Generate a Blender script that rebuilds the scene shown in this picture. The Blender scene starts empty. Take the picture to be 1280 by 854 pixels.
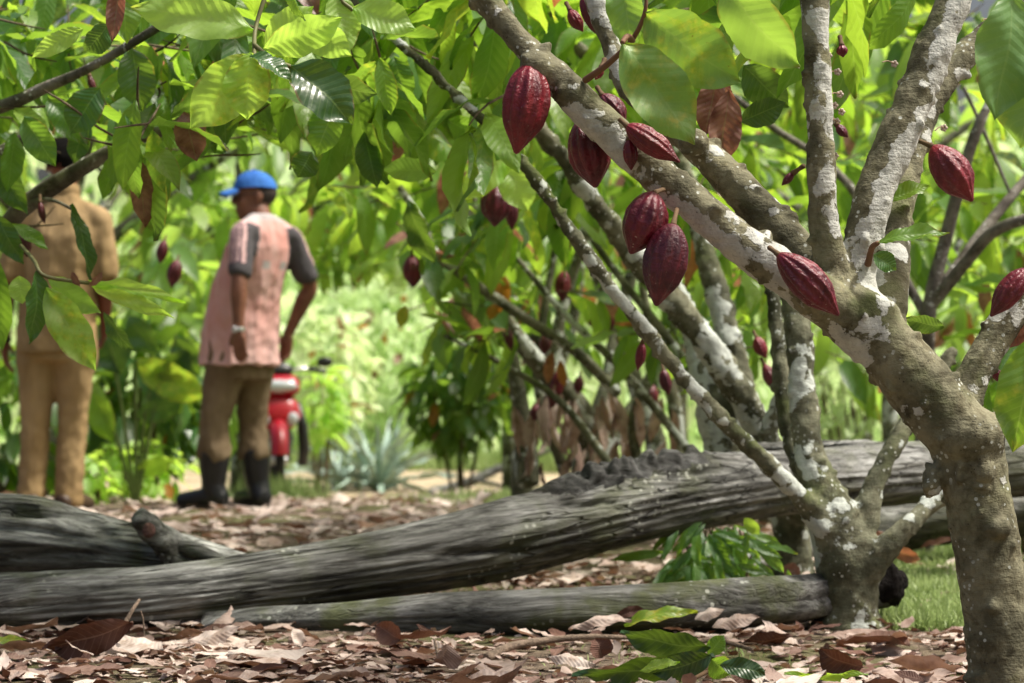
import bpy, bmesh, math, random
import numpy as np
from mathutils import Vector, Matrix, noise as mnoise
from mathutils.kdtree import KDTree

R = math.radians
SC = bpy.context.scene
COL = SC.collection
F = 3157.0                    # focal length in photo pixels (1280 wide)
CAM_Z = 0.56
PITCH = math.atan((488 - 427) / F)
cp, sp = math.cos(PITCH), math.sin(PITCH)

def P(px, py, d):
    """world point seen at photo pixel (px,py) at distance d along the view axis"""
    x = (px - 640) / F * d
    y = (427 - py) / F * d
    return Vector((x, d * cp - y * sp, CAM_Z + d * sp + y * cp))

def M(px, d):                 # pixels -> metres at distance d
    return px * d / F

def sstep(a, b, x):
    t = np.clip((x - a) / (b - a), 0, 1)
    return t * t * (3 - 2 * t)

# ---------------------------------------------------------------- ground height
def gz(x, y):
    z = 0.018 * mnoise.noise(Vector((x * 1.3, y * 1.3, 0))) + 0.03 * mnoise.noise(Vector((x * .35, y * .35, 4)))
    z -= 0.041 * max(0.0, min(y, 19.5) - 12.5)
    z += 0.012 * math.exp(-(((x - 0.30) / 0.28) ** 2 + ((y - 5.2) / 0.30) ** 2))
    return z

# ---------------------------------------------------------------- scene helpers
def tag(o, label=None, cat=None, group=None, kind=None):
    if label: o['label'] = label
    if cat: o['category'] = cat
    if group: o['group'] = group
    if kind: o['kind'] = kind
    return o

def empty(name, loc, label, cat, group=None, rz=0.0):
    o = bpy.data.objects.new(name, None)
    COL.objects.link(o)
    o.location = loc
    o.rotation_euler = (0, 0, rz)
    o.empty_display_size = 0.05
    return tag(o, label, cat, group)

def link(name, me, mat, parent=None, loc=(0, 0, 0)):
    o = bpy.data.objects.new(name, me)
    COL.objects.link(o)
    o.location = loc
    if parent: o.parent = parent
    if mat is not None and len(me.materials) == 0:
        me.materials.append(mat)
    return o

def mesh_np(name, V, Fq, smooth=True):
    """V (n,3), Fq list of faces or (m,k) array"""
    me = bpy.data.meshes.new(name)
    if isinstance(Fq, np.ndarray):
        V = np.asarray(V, dtype=np.float32)
        m, k = Fq.shape
        me.vertices.add(len(V)); me.vertices.foreach_set('co', V.ravel())
        me.loops.add(m * k); me.loops.foreach_set('vertex_index', Fq.astype(np.int32).ravel())
        me.polygons.add(m)
        me.polygons.foreach_set('loop_start', np.arange(0, m * k, k, dtype=np.int32))
        try: me.polygons.foreach_set('loop_total', np.full(m, k, dtype=np.int32))
        except Exception: pass
        me.update(calc_edges=True)
    else:
        me.from_pydata([tuple(v) for v in V], [], [tuple(f) for f in Fq])
        me.update()
    me.polygons.foreach_set('use_smooth', np.full(len(me.polygons), smooth, dtype=bool))
    return me

def set_attr(me, name, data, typ='FLOAT'):
    a = me.attributes.new(name, typ, 'POINT')
    if typ == 'FLOAT': a.data.foreach_set('value', np.asarray(data, dtype=np.float32).ravel())
    else: a.data.foreach_set('color', np.asarray(data, dtype=np.float32).ravel())

class MB:
    def __init__(s): s.V = []; s.Fc = []
    def add(s, V, Fc):
        o = len(s.V)
        s.V.extend([Vector(v) for v in V]); s.Fc.extend([tuple(i + o for i in f) for f in Fc])
        return s
    def xform(s, m): s.V = [m @ v for v in s.V]; return s
    def build(s, name, mat, parent=None, smooth=True, loc=(0, 0, 0), off=None):
        V = s.V if off is None else [v - off for v in s.V]
        return link(name, mesh_np(name, V, s.Fc, smooth), mat, parent, loc)

def catmull(pts, n):
    """pts: list of tuples (any dimension) -> n samples"""
    A = np.array(pts, dtype=float)
    if len(A) == 2:
        t = np.linspace(0, 1, n)[:, None]
        return A[0] * (1 - t) + A[1] * t
    A = np.vstack([2 * A[0] - A[1], A, 2 * A[-1] - A[-2]])
    k = len(A) - 3
    out = []
    for q in np.linspace(0, k - 1e-6, n):
        i = int(q); t = q - i
        p0, p1, p2, p3 = A[i], A[i + 1], A[i + 2], A[i + 3]
        out.append(0.5 * ((2 * p1) + (-p0 + p2) * t + (2 * p0 - 5 * p1 + 4 * p2 - p3) * t * t + (-p0 + 3 * p1 - 3 * p2 + p3) * t ** 3))
    return np.array(out)

def tube(pts, seg=12, n=None, cap=True, rough=0.0, rs=8.0, seed=0.0, ell=1.0):
    """pts: [(Vector, r)...] -> (V, F) swept tube with rounded ends"""
    raw = [(p.x, p.y, p.z, r) for p, r in pts]
    if n is None: n = max(2, 4 * len(raw))
    S = catmull(raw, n) if len(raw) > 1 else np.array(raw)
    C = [Vector(s[:3]) for s in S]; rad = [max(1e-4, s[3]) for s in S]
    V, Fc = [], []
    t0 = (C[1] - C[0]).normalized()
    up = Vector((0, 0, 1)) if abs(t0.z) < 0.9 else Vector((0, 1, 0))
    nx = (up - t0 * up.dot(t0)).normalized()
    rings = []
    seq = []
    for i in range(n):
        t = (C[min(i + 1, n - 1)] - C[max(i - 1, 0)]).normalized()
        nx = (nx - t * nx.dot(t)).normalized()
        seq.append((C[i], t, nx.copy(), rad[i]))
    if cap:
        c, t, x, r = seq[0]; pre = [(c - t * r * 0.5, t, x, r * 0.80), (c - t * r * 0.25, t, x, r * 0.95)]
        c, t, x, r = seq[-1]; post = [(c + t * r * 0.25, t, x, r * 0.95), (c + t * r * 0.5, t, x, r * 0.80)]
        seq = pre + seq + post
    for c, t, x, r in seq:
        b = t.cross(x)
        ids = []
        for k in range(seg):
            a = 2 * math.pi * k / seg
            dv = x * math.cos(a) + b * (math.sin(a) * ell)
            rr = r
            if rough:
                q = c + dv * r
                rr = r * (1 + rough * mnoise.noise(Vector((q.x * rs + seed, q.y * rs, q.z * rs))))
            V.append(c + dv * rr); ids.append(len(V) - 1)
        rings.append(ids)
    for a, b in zip(rings, rings[1:]):
        for k in range(seg):
            Fc.append((a[k], a[(k + 1) % seg], b[(k + 1) % seg], b[k]))
    if cap:
        c, t, x, r = seq[0]; V.append(c - t * r * 0.2); i0 = len(V) - 1
        for k in range(seg): Fc.append((i0, rings[0][(k + 1) % seg], rings[0][k]))
        c, t, x, r = seq[-1]; V.append(c + t * r * 0.2); i1 = len(V) - 1
        for k in range(seg): Fc.append((i1, rings[-1][k], rings[-1][(k + 1) % seg]))
    return V, Fc

def ellipsoid(c, r, nu=20, nv=12, rot=None):
    V, Fc = [], []
    c = Vector(c); m = rot or Matrix.Identity(3)
    for j in range(1, nv):
        ph = math.pi * j / nv
        for i in range(nu):
            th = 2 * math.pi * i / nu
            V.append(c + m @ Vector((r[0] * math.sin(ph) * math.cos(th), r[1] * math.sin(ph) * math.sin(th), r[2] * math.cos(ph))))
    for j in range(nv - 2):
        for i in range(nu):
            a = j * nu + i; b = j * nu + (i + 1) % nu
            Fc.append((a, a + nu, b + nu, b))
    V.append(c + m @ Vector((0, 0, r[2]))); top = len(V) - 1
    V.append(c + m @ Vector((0, 0, -r[2]))); bot = len(V) - 1
    for i in range(nu):
        Fc.append((top, i, (i + 1) % nu)); q = (nv - 2) * nu
        Fc.append((bot, q + (i + 1) % nu, q + i))
    return V, Fc

def rings_mesh(rings, close=True, cap0=False, cap1=False):
    V, Fc = [], []; n = len(rings[0])
    for r in rings: V.extend(r)
    for j in range(len(rings) - 1):
        for k in range(n if close else n - 1):
            a = j * n + k; b = j * n + (k + 1) % n
            Fc.append((a, b, b + n, a + n))
    if cap0: Fc.append(tuple(reversed(range(n))))
    if cap1: Fc.append(tuple(range((len(rings) - 1) * n, len(rings) * n)))
    return V, Fc

def box(c, s, rot=None):
    m = rot or Matrix.Identity(3); c = Vector(c)
    V = [c + m @ Vector((sx * s[0] / 2, sy * s[1] / 2, sz * s[2] / 2)) for sx in (-1, 1) for sy in (-1, 1) for sz in (-1, 1)]
    return V, [(0, 1, 3, 2), (4, 6, 7, 5), (0, 4, 5, 1), (2, 3, 7, 6), (0, 2, 6, 4), (1, 5, 7, 3)]

def remesh(mb, vox, smooth=4, fac=0.5):
    """union of closed overlapping shapes -> one smooth continuous mesh"""
    me = mesh_np('tmp', mb.V, mb.Fc)
    o = bpy.data.objects.new('tmp', me); COL.objects.link(o)
    m = o.modifiers.new('r', 'REMESH'); m.mode = 'VOXEL'; m.voxel_size = vox; m.use_smooth_shade = True
    if smooth:
        s = o.modifiers.new('s', 'SMOOTH'); s.iterations = smooth; s.factor = fac
    bpy.context.view_layer.update()
    dg = bpy.context.evaluated_depsgraph_get()
    out = bpy.data.meshes.new_from_object(o.evaluated_get(dg))
    bpy.data.objects.remove(o); bpy.data.meshes.remove(me)
    out.polygons.foreach_set('use_smooth', np.full(len(out.polygons), True, dtype=bool))
    return out

def get_co(me):
    a = np.empty(len(me.vertices) * 3, dtype=np.float32); me.vertices.foreach_get('co', a); return a.reshape(-1, 3)
def get_no(me):
    a = np.empty(len(me.vertices) * 3, dtype=np.float32); me.vertices.foreach_get('normal', a); return a.reshape(-1, 3)
def put_co(me, V): me.vertices.foreach_set('co', np.asarray(V, dtype=np.float32).ravel()); me.update()

# ---------------------------------------------------------------- material helpers
class NT:
    def __init__(s, name):
        s.m = bpy.data.materials.new(name); s.m.use_nodes = True
        s.t = s.m.node_tree; s.t.nodes.clear()
        s.out = s.n('ShaderNodeOutputMaterial')
    def n(s, typ, **kw):
        nd = s.t.nodes.new(typ)
        for k, v in kw.items(): setattr(nd, k, v)
        return nd
    def l(s, a, b): s.t.links.new(a, b)
    def put(s, sock, v):
        if hasattr(v, 'is_output') or isinstance(v, bpy.types.NodeSocket): s.l(v, sock)
        else: sock.default_value = v
    def math(s, op, a, b=0.0, c=None, clamp=False):
        nd = s.n('ShaderNodeMath', operation=op); nd.use_clamp = clamp
        s.put(nd.inputs[0], a); s.put(nd.inputs[1], b)
        if c is not None: s.put(nd.inputs[2], c)
        return nd.outputs[0]
    def smooth(s, x, a, b):
        nd = s.n('ShaderNodeMapRange', interpolation_type='SMOOTHSTEP')
        s.put(nd.inputs['Value'], x); nd.inputs['From Min'].default_value = a; nd.inputs['From Max'].default_value = b
        return nd.outputs[0]
    def mix(s, f, a, b, mode='MIX'):
        nd = s.n('ShaderNodeMix', data_type='RGBA', blend_type=mode)
        s.put(nd.inputs[0], f)
        s.put(nd.inputs[6], a if not isinstance(a, tuple) else (*a, 1)[:4]); s.put(nd.inputs[7], b if not isinstance(b, tuple) else (*b, 1)[:4])
        return nd.outputs[2]
    def ramp(s, f, stops):
        nd = s.n('ShaderNodeValToRGB'); e = nd.color_ramp.elements
        while len(e) < len(stops): e.new(0.5)
        for q, (p, c) in zip(e, stops): q.position = p; q.color = (*c, 1)
        s.put(nd.inputs[0], f); return nd.outputs[0]
    def noise(s, vec, scale, detail=4, rough=0.55, dist=0.0):
        nd = s.n('ShaderNodeTexNoise'); s.put(nd.inputs['Vector'], vec)
        nd.inputs['Scale'].default_value = scale; nd.inputs['Detail'].default_value = detail
        nd.inputs['Roughness'].default_value = rough; nd.inputs['Distortion'].default_value = dist
        return nd.outputs['Fac']
    def voro(s, vec, scale, feature='F1', rnd=1.0):
        nd = s.n('ShaderNodeTexVoronoi', feature=feature); s.put(nd.inputs['Vector'], vec)
        nd.inputs['Scale'].default_value = scale; nd.inputs['Randomness'].default_value = rnd
        return nd
    def coord(s, which='Object'): return s.n('ShaderNodeTexCoord').outputs[which]
    def scale(s, v, sc, rot=(0, 0, 0)):
        nd = s.n('ShaderNodeMapping'); s.l(v, nd.inputs[0]); nd.inputs['Scale'].default_value = sc; nd.inputs['Rotation'].default_value = rot
        return nd.outputs[0]
    def attr(s, name): return s.n('ShaderNodeAttribute', attribute_name=name)
    def bump(s, h, dist, strength=1.0):
        nd = s.n('ShaderNodeBump'); nd.inputs['Distance'].default_value = dist; nd.inputs['Strength'].default_value = strength
        s.put(nd.inputs['Height'], h); return nd.outputs[0]
    def pbsdf(s, col, rough=0.6, spec=0.5, normal=None, **kw):
        b = s.n('ShaderNodeBsdfPrincipled')
        s.put(b.inputs['Base Color'], (*col, 1) if isinstance(col, tuple) else col)
        s.put(b.inputs['Roughness'], rough); b.inputs['Specular IOR Level'].default_value = spec
        if normal is not None: s.l(normal, b.inputs['Normal'])
        for k, v in kw.items(): s.put(b.inputs[k.replace('_', ' ')], v)
        return b.outputs[0]
    def done(s, sh): s.l(sh, s.out.inputs['Surface']); return s.m

def mat_leaf(name, trans=0.42, dry=False, gloss=0.42, gain=1.3, wash=0.0):
    t = NT(name)
    a = t.attr('lf'); sep = t.n('ShaderNodeSeparateColor'); t.l(a.outputs['Color'], sep.inputs[0])
    u, v, rnd, age = sep.outputs[0], sep.outputs[1], sep.outputs[2], a.outputs['Alpha']
    au = t.math('ABSOLUTE', t.math('MULTIPLY_ADD', u, 2.0, -1.0))
    s = t.math('MULTIPLY_ADD', v, 11.0, t.math('MULTIPLY', au, -1.7))
    fr = t.math('ABSOLUTE', t.math('SUBTRACT', t.math('FRACT', s), 0.5))
    lat = t.math('SUBTRACT', 1.0, t.smooth(fr, 0.0, 0.09))
    mid = t.math('SUBTRACT', 1.0, t.smooth(au, 0.015, 0.06))
    vein = t.math('MAXIMUM', t.math('MULTIPLY', lat, 0.55), mid)
    ob = t.coord('Object')
    n1 = t.noise(ob, 30, 4); n2 = t.noise(ob, 9, 3); n3 = t.noise(ob, 90, 3)
    if dry:
        col = t.ramp(rnd, [(0.0, (0.075, 0.034, 0.025)), (0.25, (0.17, 0.088, 0.065)), (0.5, (0.36, 0.270, 0.228)), (0.75, (0.53, 0.435, 0.38)), (1.0, (0.72, 0.635, 0.56))])
        col = t.mix(t.smooth(n1, 0.42, 0.72), col, t.mix(1.0, col, (0.62, 0.55, 0.50), 'MULTIPLY'))
        col = t.mix(t.math('MULTIPLY', vein, 0.25), col, (0.55, 0.40, 0.30))
        tcol = t.mix(1.0, col, (0.9, 0.55, 0.35), 'MULTIPLY')
    else:
        g = t.ramp(rnd, [(0.0, (0.016, 0.055, 0.022)), (0.35, (0.036, 0.105, 0.026)), (0.65, (0.085, 0.185, 0.030)), (1.0, (0.19, 0.29, 0.045))])
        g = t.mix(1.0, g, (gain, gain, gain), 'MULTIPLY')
        if wash: g = t.mix(wash, g, (0.74, 0.88, 0.54))  # pale wash puts strong sunlight into the leaf colour itself
        g = t.mix(t.smooth(n2, 0.35, 0.75), g, t.mix(1.0, g, (0.75, 0.80, 0.7), 'MULTIPLY'))
        yel = t.mix(t.smooth(t.noise(ob, 70, 4), 0.40, 0.66), (0.16, 0.26, 0.03), (0.36, 0.36, 0.06))
        g2 = t.mix(t.math('MULTIPLY', t.smooth(t.math('ADD', n1, t.math('MULTIPLY', age, 0.7)), 0.62, 0.92), t.smooth(age, 0.02, 0.2)), g, yel)
        dr = t.ramp(n1, [(0.3, (0.16, 0.06, 0.045)), (0.7, (0.42, 0.24, 0.17))])
        orange = t.mix(t.smooth(age, 0.66, 0.78), (0.46, 0.20, 0.03), dr)
        col = t.mix(t.smooth(age, 0.52, 0.62), g2, orange)
        spot = t.math('MULTIPLY', t.smooth(n3, 0.70, 0.76), t.smooth(age, 0.05, 0.3))
        col = t.mix(spot, col, (0.08, 0.04, 0.02))
        eg = t.math('MULTIPLY', t.smooth(t.math('MAXIMUM', au, t.math('MULTIPLY', v, .97)), .84, .98), t.smooth(t.noise(ob, 14, 4), .54, .62))
        col = t.mix(t.math('MULTIPLY', eg, .75), col, (.16, .085, .035))
        col = t.mix(t.math('MULTIPLY', vein, 0.42), col, t.mix(0.6, col, (0.30, 0.42, 0.16)))
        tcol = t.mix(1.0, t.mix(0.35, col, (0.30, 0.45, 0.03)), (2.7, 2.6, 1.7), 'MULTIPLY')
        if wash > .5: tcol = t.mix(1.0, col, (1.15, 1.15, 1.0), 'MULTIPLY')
        tcol = t.mix(t.smooth(age, 0.5, 0.65), tcol, t.mix(1.0, col, (1.3, 1.0, 0.8), 'MULTIPLY'))
    h = t.math('ADD', t.math('MULTIPLY', fr, 0.7), t.math('MULTIPLY', n3, 0.35))
    nb = t.bump(h, 0.0022, 0.8)
    b = t.pbsdf(col, gloss if not dry else 0.7, 0.55 if not dry else 0.25, nb)
    tr = t.n('ShaderNodeBsdfTranslucent'); t.put(tr.inputs[0], tcol); t.l(nb, tr.inputs['Normal'])
    mx = t.n('ShaderNodeMixShader'); mx.inputs[0].default_value = trans; t.l(b, mx.inputs[1]); t.l(tr.outputs[0], mx.inputs[2])
    return t.done(mx.outputs[0])

def mat_bark(name, dark, light, lichen=(0.62, 0.63, 0.575), bias=0.0, moss=0.3, spots=True, scale=1.0):
    t = NT(name)
    ob = t.coord('Object'); cov = t.attr('cov').outputs['Fac']
    n1 = t.noise(ob, 9 * scale, 6, 0.65); n2 = t.noise(ob, 42 * scale, 5, 0.6); n3 = t.noise(ob, 170 * scale, 4, 0.6)
    col = t.mix(t.smooth(n1, 0.34, 0.66), dark, light)
    n5 = t.noise(ob, 17 * scale, 6, .7, .6)
    col = t.mix(t.math('MULTIPLY', t.smooth(n5, .50, .64), .7), col, t.mix(1.0, col, (.42, .38, .31), 'MULTIPLY'))
    col = t.mix(t.math('MULTIPLY', t.smooth(n5, .44, .34), .5), col, t.mix(1.0, col, (1.35, 1.30, 1.12), 'MULTIPLY'))
    col = t.mix(t.smooth(n2, 0.45, 0.75), col, t.mix(1.0, col, (0.55, 0.52, 0.48), 'MULTIPLY'))
    geo = t.n('ShaderNodeNewGeometry'); sx = t.n('ShaderNodeSeparateXYZ'); t.l(geo.outputs['Normal'], sx.inputs[0])
    mm = t.math('MULTIPLY', t.smooth(t.noise(ob, 6 * scale, 4), 0.50, 0.68), t.smooth(sx.outputs[2], -0.5, 0.6))
    mossc = t.mix(n3, (0.040, 0.060, 0.014), (0.13, 0.155, 0.04))
    col = t.mix(t.math('MULTIPLY', mm, moss), col, mossc)
    # patches of pale crustose lichen: rounded blotches with crisp, lobed edges
    wob = t.n('ShaderNodeVectorMath', operation='ADD'); t.l(ob, wob.inputs[0])
    wn = t.n('ShaderNodeTexNoise'); t.l(ob, wn.inputs['Vector']); wn.inputs['Scale'].default_value = 60; wn.inputs['Detail'].default_value = 3
    ws = t.n('ShaderNodeVectorMath', operation='SCALE'); t.l(wn.outputs['Color'], ws.inputs[0]); ws.inputs['Scale'].default_value = 0.016
    t.l(ws.outputs[0], wob.inputs[1])
    vo = t.voro(wob.outputs[0], 26 * scale); blob = t.math('SUBTRACT', 0.62, vo.outputs['Distance'])
    gate = t.noise(ob, 8 * scale, 8, 0.62, 0.3)
    val = t.math('ADD', t.math('ADD', t.math('MULTIPLY', blob, 0.20), t.math('MULTIPLY_ADD', gate, 1.0, 0.035)), t.math('ADD', cov, bias))
    lm = t.smooth(val, 0.742, 0.764)
    lc = t.mix(t.smooth(n2, 0.3, 0.8), lichen, tuple(c * 0.66 for c in lichen))
    lc = t.mix(t.smooth(n3, 0.5, 0.75), lc, tuple(c * 0.62 for c in lichen))
    col = t.mix(t.math('MULTIPLY', lm, 0.92), col, lc)
    if spots:
        v2 = t.voro(ob, 75 * scale); sm = t.math('MULTIPLY', t.math('SUBTRACT', 1.0, t.smooth(v2.outputs['Distance'], 0.20, 0.28)), t.smooth(t.noise(ob, 14, 2), 0.52, 0.60))
        col = t.mix(t.math('MULTIPLY', sm, 0.85), col, (0.55, 0.58, 0.52))
        v3 = t.voro(ob, 130 * scale); dm = t.math('MULTIPLY', t.math('SUBTRACT', 1.0, t.smooth(v3.outputs['Distance'], 0.15, 0.25)), t.smooth(t.noise(ob, 21, 2), 0.55, 0.65))
        col = t.mix(t.math('MULTIPLY', dm, 0.8), col, (0.03, 0.024, 0.018))
    ck = t.noise(t.scale(ob, (.35, .35, 1.6), (.3, .5, 0)), 120 * scale, 3, .6)
    h = t.math('ADD', t.math('ADD', t.math('MULTIPLY', n2, 0.7), t.math('MULTIPLY', n3, 0.45)), t.math('ADD', t.math('MULTIPLY', lm, 0.25), t.math('MULTIPLY', ck, 0.35)))
    return t.done(t.pbsdf(col, 0.85, 0.25, t.bump(h, 0.006, 0.9)))

def mat_log(name, rot=0.0, green=0.3, tone=1.0, rz=0.0, crack=.75):
    t = NT(name)
    ob = t.scale(t.coord('Object'), (1, 1, 1), (0, rot, rz)); st = t.scale(ob, (0.12, 1, 1)); st2 = t.scale(ob, (0.11, 1, 1))
    n1 = t.noise(st, 22, 8, 0.70, 0.9); n2 = t.noise(st, 110, 4, 0.6); n3 = t.noise(ob, 6, 5); n4 = t.noise(st2, 9, 4, 0.6, 0.5)
    col = t.ramp(n1, [(0.33, (0.026 * tone, 0.025 * tone, 0.022 * tone)), (0.47, (0.132 * tone, 0.134 * tone, 0.124 * tone)), (0.60, (0.30 * tone, 0.305 * tone, 0.29 * tone)), (0.78, (0.54 * tone, 0.55 * tone, 0.54 * tone))])
    col = t.mix(t.math('MULTIPLY', t.smooth(n2, 0.5, 0.7), 0.6), col, t.mix(1.0, col, (0.4, 0.38, 0.35), 'MULTIPLY'))
    col = t.mix(t.math('MULTIPLY', t.smooth(n4, 0.52, 0.68), 0.7), col, t.mix(1.0, col, (0.38, 0.36, 0.33), 'MULTIPLY'))
    cr = t.voro(t.scale(ob, (.035, 1, 1)), 40, 'DISTANCE_TO_EDGE'); ckm = t.math('SUBTRACT', 1.0, t.smooth(cr.outputs['Distance'], .0, .06))
    ckm = t.math('MULTIPLY', ckm, t.smooth(t.noise(ob, 5, 3), .42, .58))
    col = t.mix(t.math('MULTIPLY', ckm, crack), col, (.018, .016, .014))
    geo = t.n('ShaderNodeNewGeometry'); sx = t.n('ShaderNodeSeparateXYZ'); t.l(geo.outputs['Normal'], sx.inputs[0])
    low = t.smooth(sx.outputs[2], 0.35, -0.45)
    col = t.mix(t.math('MULTIPLY', low, 0.85), col, t.mix(1.0, col, (0.45, 0.42, 0.36), 'MULTIPLY'))  # shade under the log painted into the colour on downward faces
    g = t.math('MULTIPLY', t.smooth(n3, 0.48, 0.66), green)
    col = t.mix(g, col, t.mix(n2, (0.05, 0.07, 0.02), (0.16, 0.17, 0.08)))
    big = t.noise(t.scale(ob, (.5, 1, 1)), 7, 5, .6); col = t.mix(t.math('MULTIPLY', t.smooth(big, .46, .62), .55), col, t.mix(1.0, col, (.50, .50, .47), 'MULTIPLY'))
    v2 = t.voro(ob, 48); sm = t.math('MULTIPLY', t.math('SUBTRACT', 1.0, t.smooth(v2.outputs['Distance'], 0.2, 0.3)), t.smooth(t.noise(ob, 4, 2), 0.56, 0.64))
    col = t.mix(t.math('MULTIPLY', sm, 0.7), col, (0.50, 0.52, 0.45))
    h = t.math('ADD', t.math('SUBTRACT', t.math('MULTIPLY', n1, 1.0), t.math('MULTIPLY', ckm, crack * .8)), t.math('ADD', t.math('MULTIPLY', n2, 0.3), t.math('MULTIPLY', n4, 0.6)))
    return t.done(t.pbsdf(col, 0.82, 0.3, t.bump(h, 0.022, 0.9)))

def mat_plain(name, col, rough=0.6, spec=0.4, var=0.15, nscale=30, bump=0.0, **kw):
    t = NT(name); ob = t.coord('Object'); n = t.noise(ob, nscale, 4)
    c = t.mix(t.smooth(n, 0.3, 0.7), tuple(x * (1 - var) for x in col), tuple(min(1, x * (1 + var)) for x in col))
    nb = t.bump(t.noise(ob, nscale * 3, 4), bump, 1.0) if bump else None
    return t.done(t.pbsdf(c, rough, spec, nb, **kw))

def mat_cloth(name, col, fade, stains=0.3):
    t = NT(name); ob = t.coord('Object')
    n = t.noise(ob, 4, 4); f = t.noise(t.scale(ob, (1, 1, 0.25)), 14, 3, 0.5, 0.4); w = t.noise(ob, 400, 2)
    c = t.mix(t.smooth(n, 0.32, 0.68), col, fade)
    c = t.mix(t.math('MULTIPLY', t.smooth(f, 0.45, 0.7), stains), c, t.mix(1.0, c, (0.62, 0.60, 0.58), 'MULTIPLY'))
    h = t.math('ADD', t.math('MULTIPLY', f, 1.0), t.math('MULTIPLY', w, 0.05))
    return t.done(t.pbsdf(c, 0.88, 0.15, t.bump(h, 0.02, 0.8)))

def mat_pod(name, c0=(0.070, 0.004, 0.010), c1=(0.175, 0.009, 0.024), ridge=(0.36, 0.075, 0.075)):
    t = NT(name); ob = t.coord('Object'); rd = t.attr('rd').outputs['Fac']
    n1 = t.noise(ob, 22, 4); n2 = t.noise(ob, 130, 3); n3 = t.noise(ob, 420, 3); n4 = t.noise(t.scale(ob, (1, 1, .3)), 90, 3)
    c = t.mix(t.smooth(n1, 0.3, 0.7), c0, c1)
    c = t.mix(t.math('MULTIPLY', t.smooth(n4, 0.48, 0.68), 0.35), c, (0.27, 0.05, 0.055))
    c = t.mix(t.math('MULTIPLY', t.smooth(rd, 0.55, 1.0), t.math('MULTIPLY_ADD', t.smooth(n2, 0.35, 0.65), 0.45, 0.06)), c, ridge)
    v = t.voro(ob, 120); sc = t.math('MULTIPLY', t.math('SUBTRACT', 1, t.smooth(v.outputs['Distance'], 0.13, 0.2)), t.smooth(t.noise(ob, 40, 2), 0.56, 0.62))
    c = t.mix(t.math('MULTIPLY', sc, 0.75), c, (0.42, 0.28, 0.24))
    v2 = t.voro(ob, 180); sc2 = t.math('MULTIPLY', t.math('SUBTRACT', 1, t.smooth(v2.outputs['Distance'], 0.12, 0.2)), t.smooth(t.noise(ob, 33, 2), 0.58, 0.66))
    c = t.mix(t.math('MULTIPLY', sc2, 0.7), c, (0.02, 0.008, 0.008))
    h = t.math('ADD', t.math('MULTIPLY', n2, 1.0), t.math('MULTIPLY', n3, 0.25))
    rg = t.math('MULTIPLY_ADD', n2, 0.25, 0.22)
    return t.done(t.pbsdf(c, rg, 0.5, t.bump(h, 0.004, 0.8)))

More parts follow.
